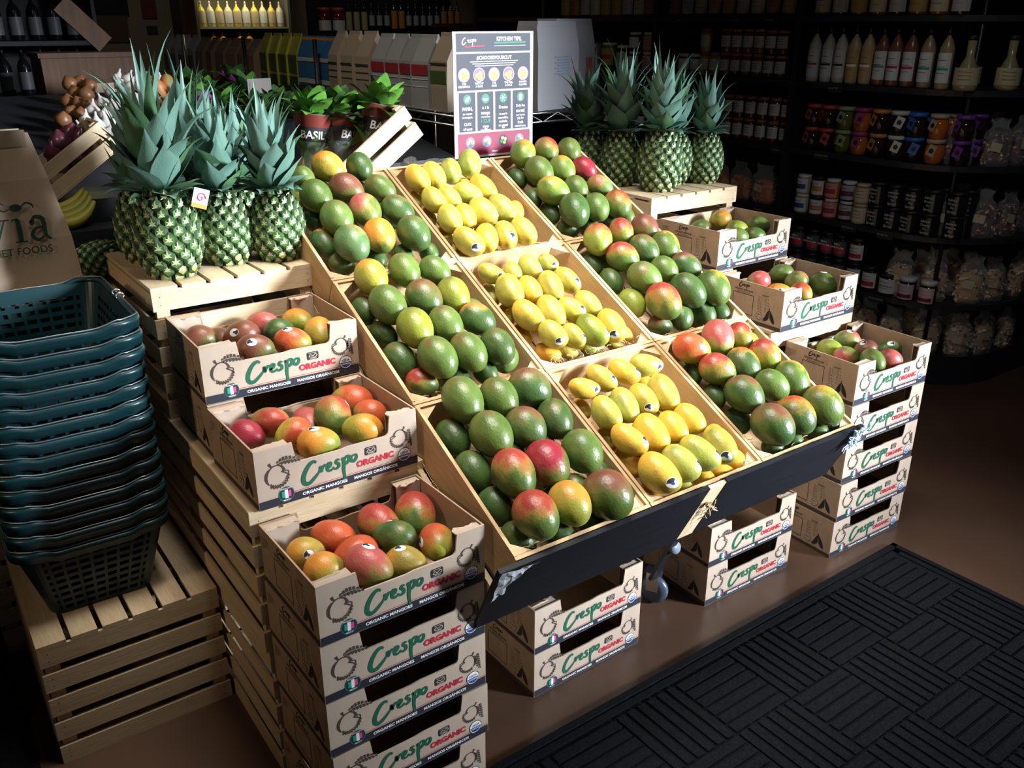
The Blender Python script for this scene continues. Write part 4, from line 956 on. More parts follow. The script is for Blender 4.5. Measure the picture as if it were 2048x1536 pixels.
for e in ML:
    c, r, i = e[0], int(e[1]), int(e[2]); x, y, z, rs0, L0, dx, dy, dz = map(float, e[3:11]); kd = e[11]
    star = kd.endswith('*'); kd = kd.rstrip('*'); long = c[1] == 'C' and c in CPL
    base, skin, amt, turn, words = KIND[kd]
    o = bpy.data.objects.new('mango', ML_[long]); COL.objects.link(o)
    d = Vector((dx, dy, dz)).normalized(); up = NV if c in CPL else Vector((-.15, -.45, .88)).normalized()
    zl = -d
    if c in CPL:
        if zl.dot(SV) < 0: zl = -zl
        zl = (zl+NV*(.10 if not long else .0)+Vector((0, 0, 0))).normalized()
    else:
        zl = (zl*(1 if rm.random() < .6 else -1)+Vector((0, 0, rm.uniform(.0, .5)))).normalized()
    xl = (up-zl*up.dot(zl)).normalized(); yl = zl.cross(xl)
    a = math.radians(turn+rm.uniform(-22, 22)); x2 = xl*math.cos(a)+yl*math.sin(a); y2 = zl.cross(x2)
    o.matrix_world = Matrix(((x2.x*rs0, y2.x*rs0, zl.x*L0, x), (x2.y*rs0, y2.y*rs0, zl.y*L0, y), (x2.z*rs0, y2.z*rs0, zl.z*L0, z), (0, 0, 0, 1)))
    v = rm.uniform(.86, 1.14); o.color = (base[0]*v*rm.uniform(.93, 1.08), base[1]*v, base[2]*v, max(.02, amt+rm.uniform(-.05, .05)))
    o.material_slots[0].link = 'OBJECT'; o.material_slots[0].material = MG[skin]
    if c in CPL:
        if r < 8: lab = '%s mango, %s from left, %s row up, %s display crate' % (words, ORD[i], ORD[3-r], CPL[c])
        else: lab = '%s mango half hidden lower down, %s from top, %s crate' % (words, LOWR[id(e)], CPL[c])
    else: lab = '%s mango, %s from left in %s' % (words, ORD[i], CNM[c])
    tag(o, lab, 'mango', 'mangoes in the %s crate' % CPL[c] if c in CPL else 'mangoes in '+CNM[c])
    if long and r < 8 and STICK.get('%s%d%d' % (c, r, i)): obj('sticker', STK[(True, 'tip' if (i+r) % 3 else 'low')], o)
    if star: obj('sticker', STK[(False, 'top' if i % 2 else 'side')], o)
    if not long and r < 8 and rm.random() < .45: obj('stem', STEM, o)
# ------------------------------------------------------------ shopping baskets
BASK = mat('dark_teal_plastic', (.004, .030, .037), .34, .5)
def rrect(w_, l_, r, n=8, per=None):
    """rounded rectangle outline centred on 0, list of (x, y)"""
    out = []
    for cx, cy, a0 in ((w_/2-r, -l_/2+r, -90), (w_/2-r, l_/2-r, 0), (-w_/2+r, l_/2-r, 90), (-w_/2+r, -l_/2+r, 180)):
        for i in range(n+1):
            a = math.radians(a0+90*i/n); out.append((cx+r*math.cos(a), cy+r*math.sin(a)))
    return out
def resample(P, n):
    L = [0]
    for i in range(len(P)): L.append(L[-1]+math.dist(P[i], P[(i+1) % len(P)]))
    out = []; k = 0
    for i in range(n):
        s = L[-1]*i/n
        while L[k+1] < s: k += 1
        t = (s-L[k])/(L[k+1]-L[k]+1e-12); a, b = P[k], P[(k+1) % len(P)]; out.append((a[0]+(b[0]-a[0])*t, a[1]+(b[1]-a[1])*t))
    return out
BW, BL, BH = .372, .465, .218
def dip(x, y): return -.011*max(0, min(1, (.115-abs(x))/.03)) if abs(y) > BL/2-.05 else 0
STEELW = mat('dull_steel_wire', (.30, .32, .34), .38, .5, .9)
def build_basket():
    root = empty('shopping_basket', 'x', 'basket')
    n, mrows = 176, 19
    top = resample(rrect(BW-.022, BL-.022, .045), n); bot = resample(rrect(.245, .335, .035), n)
    vs = []; fs = []
    for j in range(mrows+1):
        t = j/mrows
        for i in range(n):
            vs.append((bot[i][0]+(top[i][0]-bot[i][0])*t, bot[i][1]+(top[i][1]-bot[i][1])*t, .003+(BH-.006)*t))
    for j in range(mrows):
        for i in range(n):
            x, y = top[i]; edge = min(abs(abs(x)-(BW/2-.011)), 9)
            solid = (abs(x) > .135 and abs(y) > BL/2-.03) or (abs(y) > .185 and abs(x) > BW/2-.03)
            hole = (not solid) and 1 <= j < mrows-3 and (j % 3) != 0 and (i % 4) in (0, 1, 2) and not (j % 6 in (1, 2) and (i // 4) % 2)
            hole = (not solid) and 1 <= j < mrows-3 and (j % 2 == 1) and (i % 4) in (0, 1, 2)
            if hole: continue
            a = j*n+i; b = j*n+(i+1) % n; fs.append((a, b, b+n, a+n))
    m = MB(); m.add(vs, fs, BASK, False)
    o = obj('basket_wall', m, root); sd = o.modifiers.new('thickness', 'SOLIDIFY'); sd.thickness = .0026; sd.offset = 0
    m = MB(); m.prism(rrect(.243, .333, .034), .003, BASK); obj('basket_floor', m, root)
    m = MB(); prof = [(.0, -.004), (.009, -.006), (.0105, -.021), (.0135, -.021), (.0150, -.006), (.0165, -.004), (.0155, .003), (.009, .006), (.0, .004)]
    ring = resample(rrect(BW-.026, BL-.026, .045), 120); vs = []; fs = []; L_ = len(prof)
    for i in range(120):
        a = ring[i-1]; b = ring[(i+1) % 120]; dx, dy = b[0]-a[0], b[1]-a[1]; l = math.hypot(dx, dy); nx, ny = dy/l, -dx/l
        for q, z in prof: vs.append((ring[i][0]+nx*q, ring[i][1]+ny*q, BH+z+dip(*ring[i])))
    for i in range(120):
        for k in range(L_): fs.append((i*L_+k, ((i+1) % 120)*L_+k, ((i+1) % 120)*L_+(k+1) % L_, i*L_+(k+1) % L_))
    m.add(vs, fs, BASK, True); obj('rim', m, root)
    for sy in (-1, 1):
        P = [(-BW/2+.004, sy*.02, BH+.010), (-BW/2+.004, sy*(BL/2-.06), BH+.010)]
        P += [(x, sy*y, BH+.009+dip(x, y)) for x, y in [(-BW/2+.012, BL/2-.03), (-BW/2+.045, BL/2-.006), (-.125, BL/2-.003), (-.08, BL/2-.003), (0, BL/2-.003), (.08, BL/2-.003), (.125, BL/2-.003), (BW/2-.045, BL/2-.006), (BW/2-.012, BL/2-.03)]]
        P += [(BW/2-.004, sy*(BL/2-.06), BH+.010), (BW/2-.004, sy*.02, BH+.010)]
        P = [Vector(q) for q in P]; P2 = []
        for i in range(len(P)-1):
            a_, b_, c_, d_ = P[max(i-1, 0)], P[i], P[i+1], P[min(i+2, len(P)-1)]
            for k in range(5): t = k/5; P2.append(.5*((2*b_)+(c_-a_)*t+(2*a_-5*b_+4*c_-d_)*t*t+(3*b_-a_-3*c_+d_)*t**3))
        h = MB(); h.tube(P2+[P[-1]], .0020, STEELW, 6); obj('handle', h, root)
        for sx in (-1, 1):
            c = MB(); c.tube([(sx*(BW/2-.004)+.010*math.cos(a*PI/4), sy*.02, BH+.008+.008*math.sin(a*PI/4)) for a in range(9)], .002, CHROME, 6); obj('handle_ring', c, root)
    return root
NB = 14
bk0 = build_basket(); rb = random.Random(9)
for i in range(NB):
    lab = ('dark teal shopping basket at the very bottom, standing on the slatted crate' if i == 0 else 'dark teal shopping basket, topmost and open, of the tall nested stack' if i == NB-1
           else 'dark teal nested shopping basket, %s from the bottom of the tall stack' % ORD[i])
    x, y, z = .252+(i/13)*.006+rb.uniform(-.003, .003), 2.345+rb.uniform(-.003, .003), .3585+i*.0404
    b_ = bk0 if i == 0 else dup(bk0)
    b_.location = (x, y, z); b_.rotation_euler.z = -.012+rb.uniform(-.006, .006); b_['label'] = lab; b_['group'] = 'stack of dark teal shopping baskets'

# ------------------------------------------------------------ pineapples
def leafmat(name, c1, c2):
    return mat(name, c1, .45, .4, noise=(9, c2, .3, .7, (1, 1, 1)), bump=(60, .2, (6, 6, .4)))
PEYE = mat('pineapple_rind', (.030, .075, .020), .55, .4, noise=(40, (.014, .034, .010), .3, .7))
PEYE2 = mat('pineapple_eye', (.10, .22, .05), .5, .4, noise=(45, (.035, .10, .02), .3, .7))
PBOT = mat('pineapple_eye_ripe', (.32, .33, .05), .5, .4, noise=(60, (.20, .22, .04), .3, .7))
PTIP = mat('pineapple_bract', (.50, .54, .36), .6, .3)
PLEAF = leafmat('pineapple_leaf', (.145, .27, .225), (.085, .18, .135))
PLEAF2 = leafmat('pineapple_leaf_green', (.085, .19, .085), (.045, .11, .055))
PB_H = .205
def prad(t): return .082*(math.sin(PI*min(1, max(0, (t*.80+.115))))**.62)*(1.03-.11*t)
def body_mesh(seed):
    rnd = random.Random(seed); m = MB()
    prof = [(0, 0)]+[(prad(i/20)-.002, PB_H*i/20) for i in range(21)]+[(0, PB_H+.002)]
    m.lathe(prof, PEYE, 32)
    rows = 11
    for r in range(rows):
        t = (r+.5)/rows; z = PB_H*t; rad = prad(t); n = 12 if .12 < t < .9 else 10
        for k in range(n):
            a = 2*PI*(k+.5*(r % 2))/n+.05*r
            hw = PI*rad/n*.93; hh = PB_H/rows*.98
            tl = (prad(min(1, t+.05))-prad(max(0, t-.05)))/(.1*PB_H)
            M = RZ(a) @ T(rad, 0, z) @ RY(-math.atan(tl)*1.0) @ RY(PI/2) @ RZ(PI/2)
            # local: x across, y up, z out
            M = RZ(a) @ T(rad-.002, 0, z) @ Matrix(((0, 0, 1, 0), (1, 0, 0, 0), (0, 1, 0, 0), (0, 0, 0, 1)))
            out = [(hw*math.cos(q*PI/3+PI/6)*1.08, hh*math.sin(q*PI/3+PI/6)*1.10, 0) for q in range(6)]
            inn = [(x*.68, y*.68, .0055) for x, y, _ in out]
            mt = PEYE2 if t > .17 or rnd.random() < .3*(t > .1) else PBOT
            m.add(out+inn+[(0, 0, .0056)], [(q, (q+1) % 6, (q+1) % 6+6, q+6) for q in range(6)], PEYE, False, M)
            m.add(inn+[(0, 0, .0060)], [(q, (q+1) % 6, 6) for q in range(6)], mt, True, M)
            # pale spiny bract: a small star with a long point up
            s = rnd.uniform(.85, 1.15)
            pts = []
            for q, (aa, L_) in enumerate(((90, .0170), (150, .0105), (205, .0115), (270, .0060), (335, .0115), (30, .0105))):
                aa = math.radians(aa); L_ *= s
                wv = .0032
                pts += [[(0+wv*math.sin(aa), -wv*math.cos(aa), .0068), (L_*math.cos(aa), L_*math.sin(aa), .0068+(.0045 if q == 0 else .0004)), (-wv*math.sin(aa), wv*math.cos(aa), .0068)]]
            for p3 in pts: m.add(p3, [(0, 1, 2)], PTIP, False, M)
    return m.mesh('pineapple_body')
def crown_mesh(seed, tall, lean=0):
    rnd = random.Random(seed); m = MB(); n = 46
    for i in range(n):
        t = i/(n-1); a = i*2.39996+rnd.uniform(-.2, .2)
        L_ = (.042+.225*t**.85)*tall*rnd.uniform(.85, 1.12); wd = (.012+.0215*math.sin(PI*min(1, t*.9+.15)))*rnd.uniform(.9, 1.15)
        if t < .25: tilt = math.radians(86-70*t+rnd.uniform(-8, 8)); bend = math.radians(rnd.uniform(10, 60))
        else: tilt = math.radians(46-42*((t-.25)/.75)**.8+rnd.uniform(-6, 6)); bend = math.radians(rnd.uniform(-22, 12) if rnd.random() < .5 else rnd.uniform(15, 70))
        k = 9; x, z = .020*(1-t)+.006, PB_H-.004+.055*t; th = tilt; vs = []; fs = []
        for j in range(k+1):
            s = j/k; w_ = wd*(1-s**2.6)*(.70+.55*math.sin(PI*min(1, s*1.25)))
            th2 = th+bend*s*s
            nx, nz = -math.cos(th2), math.sin(th2)
            for q in (-1, -.5, 0, .5, 1): vs.append((x-nx*.30*w_*(1-abs(q)), q*w_, z-nz*.30*w_*(1-abs(q))))
            x += math.sin(th2)*L_/k; z += math.cos(th2)*L_/k
        for j in range(k):
            for q in range(4): fs.append((j*5+q, j*5+q+1, j*5+q+6, j*5+q+5))
        m.add(vs, fs, PLEAF if (t > .12 and rnd.random() < .85) else PLEAF2, True, RZ(a))
    return m.mesh('pineapple_crown')
PBM = [body_mesh(1), body_mesh(2)]; PCM = [crown_mesh(4, 1.0), crown_mesh(5, .92), crown_mesh(8, 1.12)]
def pineapple(x, y, z, sc, rz, cm, lean, lab, grp):
    root = empty('pineapple', lab, 'pineapple', (x, y, z), rz, grp); root.scale = (sc, sc, sc*1.03)
    obj('body', PBM[cm % 2], root); c = obj('crown', PCM[cm], root); c.location = (0, 0, 0); c.rotation_euler = (lean[0], lean[1], 0)
    if lean != (0, 0):
        c.location = Vector((0, 0, PB_H))-c.rotation_euler.to_matrix() @ Vector((0, 0, PB_H))
    return root
ZL, ZR = 1.1165, 1.1315
GL, GRp = 'pineapples on the left crate', 'pineapples on the right crate'
pineapple(.602, 2.420, ZL, 1.06, .3, 2, (.02, -.03), 'large pineapple at the front left corner of the left crate, biggest bluish crown', GL)
pineapple(.770, 2.470, ZL, .94, 1.9, 1, (-.05, .02), 'pineapple in the middle of the front row on the left crate', GL)
pineapple(.905, 2.425, ZL, .93, 3.6, 0, (0, .10), 'pineapple at the right end of the left crate, beside the back left mangoes', GL)
p_ = pineapple(.592, 2.620, ZL, .96, 4.4, 0, (-.1, -.28), 'dark pineapple behind the large front left one, crown leaning left', GL)
pineapple(.745, 2.690, ZL, .97, 5.2, 2, (-.06, .05), 'pineapple behind the middle one on the left crate, only its crown clear', GL)
pineapple(.880, 2.640, ZL, .95, .9, 1, (-.05, .0), 'pineapple at the back right of the left crate, crown behind the right one', GL)
pineapple(2.510, 2.545, ZR, 1.08, .6, 1, (0, .02), 'front pineapple of the right crate, greenish yellow base nearest the mangoes', GRp)
pineapple(2.660, 2.625, ZR, .96, 2.1, 0, (.0, .06), 'second pineapple from the left in the front row of the right crate', GRp)
pineapple(2.790, 2.575, ZR, .93, 3.3, 1, (-.03, .08), 'rightmost pineapple on the right crate, next to the jar shelves', GRp)
pineapple(2.470, 2.730, ZR, .98, 4.0, 2, (.0, -.08), 'shaded pineapple at the left back of the right crate', GRp)
pineapple(2.440, 2.890, ZR, .95, 5.1, 0, (-.05, -.14), 'darkest pineapple, furthest back on the right crate, beside the white sacks', GRp)
m = MB(); m.box((-.022, -.001, 0), (.022, 0, .05), INKWHITE); m.tube([(.014*math.cos(a*.5)*(1-a*.055), -.002, .027+.014*math.sin(a*.5)*(1-a*.055)) for a in range(16)], .0018, INKPINK, 4); m.box((-.022, -.0015, 0), (.022, -.001, .011), mat('orange_print', (.70, .22, .03)))
t_ = obj('hang_tag', m, None, (.672, 2.355, 1.298), .2); t_.rotation_euler.y = .35; tag(t_, 'small white tag with a pink swirl between two left pineapples', 'tag')

# ------------------------------------------------------------ paper carrier bag with the shop's wordmark
KRAFT = mat('kraft_paper', (.40, .31, .235), .8, .2, noise=(5, (.35, .27, .20), .3, .7), bump=(12, .5))
bag = empty('paper_bag', 'tall kraft paper bag with green lettering behind the shopping baskets', 'bag', (.236, 2.80, 1.051), 0)
m = MB()
def bagring(w_, d_, z, dx=0): return [(-w_/2+dx, -d_/2, z), (w_/2+dx, -d_/2, z), (w_/2+dx-.004, 0, z), (w_/2+dx, d_/2, z), (-w_/2+dx, d_/2, z), (-w_/2+dx+.004, 0, z)]
vs = bagring(.385, .16, 0)+bagring(.375, .15, .14, -.004)+bagring(.345, .12, .30, -.018)+bagring(.318, .07, .42, -.030)
fs = [(5, 4, 3, 2, 1, 0)]+[(j*6+i, j*6+(i+1) % 6, (j+1)*6+(i+1) % 6, (j+1)*6+i) for j in range(3) for i in range(6)]
m.add(vs, fs, KRAFT); obj('bag_body', m, bag)
m = MB(); m.box((-.178, -.044, .385), (.120, -.038, .428), KRAFT); m.box((-.18, .03, .38), (.118, .036, .425), KRAFT); obj('folded_rim', m, bag)
def bag_text(body):
    pass
GI = mat('bag_green_ink', (.018, .045, .030), .6, .2)
m = MB(); BT = T(-.236, -.0835, 0) @ RX(PI/2) @ RY(0)
BT = T(-.236, -.0815, -1.051) @ T(0, 0, 1.19) @ RX(PI/2-.062)
def thick(P, w0, w1, n=7): c = bez(P, n); m.stroke(c, swell(len(c), w0, w1), GI, BT)
x0 = .205     # v
thick([(x0+.002, .062), (x0+.015, .035), (x0+.030, .0)], .010, .013); thick([(x0+.030, .0), (x0+.044, .035), (x0+.056, .062)], .003, .005)
m.stroke([(x0-.010, .062), (x0+.018, .062)], .004, GI, BT); m.stroke([(x0+.044, .062), (x0+.068, .062)], .004, GI, BT)
x0 = .292     # i with a sprig for its dot
thick([(x0, .062), (x0+.001, .03), (x0, .0)], .011, .013); m.stroke([(x0-.014, .060), (x0+.002, .063)], .005, GI, BT); m.stroke([(x0-.014, .001), (x0+.016, .001)], .004, GI, BT)
m.poly([(x0+.002+.014*math.cos(a)*1.1, .092+.010*math.sin(a)) for a in [i*PI/8 for i in range(16)]], GI, BT)
thick([(x0-.012, .090), (x0-.030, .086), (x0-.040, .100), (x0-.032, .107), (x0-.024, .101)], .002, .005); thick([(x0+.014, .092), (x0+.028, .103), (x0+.042, .098), (x0+.045, .088)], .002, .005)
x0 = .338     # a
thick([(x0-.012, .050), (x0-.004, .063), (x0+.012, .060), (x0+.017, .044), (x0+.017, .012), (x0+.028, .001)], .006, .012); thick([(x0+.015, .036), (x0-.006, .032), (x0-.016, .015), (x0-.004, .001), (x0+.012, .010)], .005, .010)
m.disc(x0-.012, .050, .007, GI, BT)
m.text('ET FOODS', .0275, GI, BT @ T(.238, -.034, 0), bold=.008, sx=.98)
obj('printed_wordmark', m, bag, label='dark green printed wordmark with a leaf sprig')
for i in range(3): crate(.435, .54, .349, .018, 2.665, i*.3495, 'slatted crate hidden behind the basket stack, %s of three under the paper bag' % ('lowest', 'middle', 'topmost')[i])

# ------------------------------------------------------------ poster behind the display
PW, PH = .335, .415
NAVY = mat('poster_navy', (.010, .013, .028), .5, .3); PWHITE = mat('poster_paper', (.36, .36, .42), .5, .3); MAROON = mat('poster_maroon', (.16, .010, .035), .5, .3)
PGREEN = mat('poster_green', (.012, .14, .085), .5, .3); PYEL = mat('poster_yellow', (.62, .46, .05), .5, .3); PPUR = mat('poster_violet', (.16, .10, .30), .5, .3); PGREY = mat('poster_text', (.38, .39, .42), .5)
poster = empty('recipe_poster', 'tall dark poster with mango kitchen tips standing behind the display', 'poster', (1.672, 2.70, 1.300), 0)
m = MB(); m.box((0, 0, 0), (PW, .004, PH), PWHITE); obj('sheet', m, poster)
m = MB(); F = T(0, -.0006, 0) @ RX(PI/2); G = F @ T(0, 0, .0005)
def R4(a, b, c, d, mt, M=F): m.poly([(a*PW, b*PH), (c*PW, b*PH), (c*PW, d*PH), (a*PW, d*PH)], mt, M)
R4(.04, .845, .96, .985, NAVY); R4(.04, .545, .96, .83, NAVY); R4(.04, .02, .96, .20, MAROON)
for i in range(4): R4(.06+i*.225, .215, .06+i*.225+.20, .53, NAVY)
script_crespo(m, .11*PW, .915*PH, .0085, PGREY, G); m.stroke([(.14*PW, .885*PH), (.38*PW, .889*PH)], .004, INKRED, G)
m.text('KITCHEN TIPS,', .0175, PGREY, G @ T(.53*PW, .928*PH, 0), bold=.05, sx=.92); m.stroke([(.50*PW, .912*PH), (.90*PW, .914*PH)], .006, PGREEN, G); m.stroke([(.50*PW, .888*PH), (.90*PW, .890*PH)], .0015, PGREY, G)
for i in range(14): m.disc((.08+i*.065)*PW, .8385*PH, .006, PWHITE, G, 0, 8, .0022)
m.text('#CHOOSEYOURCUT', .0155, PGREY, G @ T(.5*PW, .785*PH, 0), 'CENTER', .05)
for i in range(3): m.stroke([((.2+.03*i)*PW, (.768-.017*i)*PH), ((.8-.03*i)*PW, (.770-.017*i)*PH)], .0026, PGREY, G)
for i, (wd_, l2) in enumerate((('THE', 'HEDGEHOG'), ('THE CUT', '& SLICE'), ('THE', 'CUBE'), ('THE PEEL', '& SLICE'), ('MANGO', 'FLOWER'))):
    cx, cy = (.125+i*.185)*PW, .665*PH; m.disc(cx, cy, .024, PPUR if i % 2 == 0 else PWHITE, G); m.disc(cx, cy, .0215, PWHITE if i % 2 == 0 else PPUR, G, .0003)
    for q in range(3): m.disc(cx+.008*math.cos(q*2.1+i), cy+.008*math.sin(q*2.1+i)-.003, .0095, PYEL, G, .0005+.0002*q, 14, .007)
    m.text(wd_, .0088, PGREY, G @ T(cx, .590*PH, 0), 'CENTER', .04); m.text(l2, .0088, PGREY, G @ T(cx, .568*PH, 0), 'CENTER', .04)
TX = [[('PAPIN,', .017), ('an enzyme', .0105), ('in mangoes,', .0105), ('', .009), ('CUTS', .014), ('of meat', .014)], [('A 1 lb', .014), ('mango', .0165), ('will yield about', .0075), ('1 CUP', .018), ('when', .014), ('CHOPPED', .012)],
      [('Freeze', .0165), ('', .006), ('to use in', .0115), ('smoothies,', .0115), ('cocktails,', .0115), ('or stews!', .0125)], [('Defy the', .013), ('norm!', .018), ('your favorite', .0085), ('jelly for', .011), ('fresh', .0145), ('MANGO JAM.', .0095)]]
for i in range(4):
    cx = (.16+i*.225)*PW; m.disc(cx, .475*PH, .0165, PGREEN, G)
    if i == 0: m.poly([(cx+x, .475*PH+y) for x, y in ((-.011, -.004), (-.006, -.010), (.002, -.008), (.010, .003), (.010, .009), (.004, .010), (-.006, .004))], PWHITE, G @ T(0, 0, .0004))
    elif i == 1: m.poly([(cx+.0115*math.cos(math.radians(a)), .479*PH+.0105*math.sin(math.radians(a))) for a in range(180, 361, 20)], PWHITE, G @ T(0, 0, .0004))
    elif i == 2:
        for a in range(6): m.stroke([(cx, .475*PH), (cx+.012*math.cos(a*PI/3), .475*PH+.012*math.sin(a*PI/3))], .0022, PWHITE, G, .0004)
    else: m.poly([(cx-.006, .475*PH-.011), (cx+.006, .475*PH-.011), (cx+.008, .475*PH+.004), (cx+.004, .475*PH+.010), (cx-.004, .475*PH+.010), (cx-.008, .475*PH+.004)], PWHITE, G @ T(0, 0, .0004))
    y = .420*PH
    for s_, z_ in TX[i]:
        y -= z_*1.12
        if s_: m.text(s_, z_*.92, PGREEN if s_ == '1 CUP' else PGREY, G @ T(cx, y+z_*.3, 0), 'CENTER', .035, .92)
    m.poly([(cx+x, .228*PH+y_) for x, y_ in ((-.007, .003), (-.002, -.002), (.005, -.001), (.009, .005), (.003, .002), (0, .005))], PGREY, G)
for i in range(4):
    cx = (.19+i*.21)*PW; m.disc(cx, .125*PH, .0195, PPUR if i != 2 else NAVY, G)
    for q in range(4): m.disc(cx+.009*math.cos(q*1.6+i), .125*PH+.009*math.sin(q*1.6+i), .006, (PYEL, PWHITE, PYEL, PGREEN)[(q+i) % 4], G, .0004+.0001*q, 12)
m.text('crespo', .009, PGREY, G @ T(.5*PW, .035*PH, 0), 'CENTER', .03)
obj('print', m, poster, label='printed tips, fruit circles and icons')
m = MB(); m.tube([(.02, .012, .36), (.02, .012, -.16)], .005, METALDARK); obj('stand_rod', m, poster); m = MB(); m.tube([(PW-.02, .012, .36), (PW-.02, .012, -.16)], .005, METALDARK); obj('stand_rod', m, poster)
# ------------------------------------------------------------ black jar shelves along the right wall
XF, XB, YE, YF = 4.10, 4.52, 2.52, 6.3      # front plane, back panel, where the rounded end starts, far end
LV = [(.0, .155), (.41, .437), (.742, .769), (1.084, 1.111), (1.425, 1.452), (1.745, 1.772), (2.08, 2.107)]
shelf = empty('shelving_unit', 'black painted wall shelving with rounded near end, full of jars and bags', 'shelves', (XF, YE, 0))
def outl(d=0):
    p = [(d, YF-YE), (d, 0)]+[(.46+(-.46+d)*math.cos(math.radians(a)), (-.46+d)*math.sin(math.radians(a))) for a in range(10, 91, 10)]
    return p+[(1.6, -.46+d), (1.6, -.0), (.46, .0), (.46, YF-YE)]
for i, (z0, z1) in enumerate(LV):
    m = MB(); m.prism(outl(.03 if i == 0 else 0), z1-z0, BLACKSHELF, T(0, 0, z0)); obj('shelf_board', m, shelf)
m = MB(); m.box((XB-XF, 0, 0), (XB-XF+.02, YF-YE, 2.4), BLACKSHELF); obj('back_panel', m, shelf)
m = MB(); m.box((XB-XF, -.01, 0), (1.6, .012, 2.4), BLACKSHELF); obj('back_panel', m, shelf)
for y in (3.20, 4.27, 5.4, 6.28):
    m = MB(); m.box((-.004, y-YE-.018, .0), (XB-XF, y-YE+.018, 2.4), BLACKSHELF); obj('upright', m, shelf)
for x, y in ((.10, -.24), (1.0, -.42)): m = MB(); m.tube([(x, y, .0), (x, y, 2.4)], .011, METALDARK, 8); obj('end_post', m, shelf)
# small price cards clipped on the board edges
CARDB = mat('chalk_price_card', (.020, .022, .026), .7, .3)
for y, z, s_ in ((2.93, 1.425, 'Syrup 9.99'), (2.96, 1.086, 'Confiture 8.25'), (3.62, 1.748, 'Salsa 6.49'), (3.38, 1.748, 'Salsa 6.99'), (3.25, 1.084, 'Compote'), (2.74, .742, 'Fig Preserves'), (2.53, .742, 'Orange Fig'), (2.52, .41, 'Preserves 9.49'), (4.05, 1.745, 'Relish'), (3.33, .742, 'Dried Fruit'), (4.9, 1.03, 'Jam 5.99')):
    m = MB(); m.box((-.003, -.045, -.014), (0, .045, .026), CARDB); m.text(s_, .013, PGREY, T(-.0036, .040, .002) @ RZ(-PI/2) @ RX(PI/2)); o = obj('price_card', m, shelf, (-.0005, y-YE, z))
def jar(name, r, h, body, lid, label, lidh=.016, lw=(.22, .72), shape='straight', neck=0, textcol=None, band=None, word=None):
    """one jar facing -X, built once; parts body, lid, label"""
    root = empty(name, 'x', 'jar'); m = MB(); rb_ = r-.0015
    if shape == 'round': prof = [(0, 0), (rb_*.66, 0), (rb_*.80, h*.06), (rb_, h*.36), (rb_*.99, h*.55), (rb_*.82, h-lidh-.004), (0, h-lidh)]
    elif shape == 'bottle': prof = [(0, 0), (rb_*.9, 0), (rb_, h*.03), (rb_, h*.62), (rb_*.62, h*.74), (rb_*.28, h*.80), (rb_*.24, h-lidh), (0, h-lidh)]
    elif shape == 'carafe': prof = [(0, 0), (rb_*.95, 0), (rb_, h*.10), (rb_*.72, h*.42), (rb_*.33, h*.62), (rb_*.36, h-lidh), (0, h-lidh)]
    else: prof = [(0, 0), (rb_*.93, 0), (rb_, h*.05), (rb_, h*.80), (rb_*.86, h-lidh-.002), (0, h-lidh)]
    m.lathe(prof, body, 20); obj('glass_body', m, root)
    lr = r*.90 if shape == 'straight' else r*.93 if shape == 'round' else r*.20 if shape == 'bottle' else r*.38
    m = MB()
    if shape == 'bottle': m.lathe([(0, h-lidh), (r*.27, h-lidh), (r*.22, h-lidh*.4), (r*.10, h), (0, h)], lid, 12)
    else: m.lathe([(0, h-lidh), (lr, h-lidh), (lr, h-.003), (lr*.93, h), (0, h)], lid, 20)
    obj('lid', m, root)
    if label:
        m = MB(); z0, z1 = h*lw[0], h*lw[1]; rr = r+.0003 if shape != 'round' else r
        m.lathe([(rr, z0), (rr, z1)], label, 16, None, True, PI-1.25, PI+1.25)
        if band: m.lathe([(rr+.0004, z0+(z1-z0)*band[1]), (rr+.0004, z0+(z1-z0)*band[2])], band[0], 12, None, True, PI-1.0, PI+1.0)
        if word:
            tx = textcol or INKNAVY
            for q, wline in enumerate(word): m.text(wline, r*.36, tx, T(-rr-.0022, 0, z1-(q+1)*r*.42-.004) @ RZ(-PI/2) @ RX(PI/2), 'CENTER', .02)
        elif textcol:
            for q in range(3):
                zz = z1-(z1-z0)*(.25+.22*q); m.lathe([(rr+.0006, zz), (rr+.0006, zz+.0022)], textcol, 8, None, True, PI-.55, PI+.55)
        obj('label', m, root)
    return root
def C_(n, c, r=.25, s=.5, **k): return mat(n, c, r, s, **k)
LW = C_('label_white', (.50, .52, .55), .5); LGREY = C_('label_grey', (.30, .31, .33), .5); LTAN = C_('label_tan', (.38, .33, .25), .5)
JD = C_('dark_jam', (.018, .008, .008), .12); JBR = C_('amber_relish', (.17, .06, .015), .12); JOR = C_('apricot_jam', (.38, .10, .015), .12); JGR = C_('green_jam', (.09, .10, .02), .12); JCR = C_('cream_spread', (.36, .28, .16), .3)
JRD = C_('red_jam', (.10, .012, .008), .12); JYE = C_('yellow_mustard', (.36, .26, .03), .3); BLK = C_('gloss_black', (.008, .008, .010), .18)
CO = {n: C_('lid_'+n, c, .4) for n, c in (('red', (.42, .05, .05)), ('green', (.22, .30, .16)), ('magenta', (.30, .03, .16)), ('orange', (.45, .20, .05)), ('white', (.50, .50, .46)), ('blue', (.02, .12, .42)), ('tan', (.42, .30, .20)), ('purple', (.14, .03, .26)), ('copper', (.28, .12, .07)), ('silver', (.55, .55, .58)), ('gold', (.38, .34, .20)), ('black', (.012, .012, .014)))}
def place(proto, flag, loc, label, group, rz=0, sc=1):
    if id(proto) in flag: o = dup(proto)
    else: o = proto; flag.add(id(proto))
    o.location = loc; o.rotation_euler.z = rz; o['label'] = label; o['group'] = group
    if sc != 1: o.scale = (sc,)*3
    return o
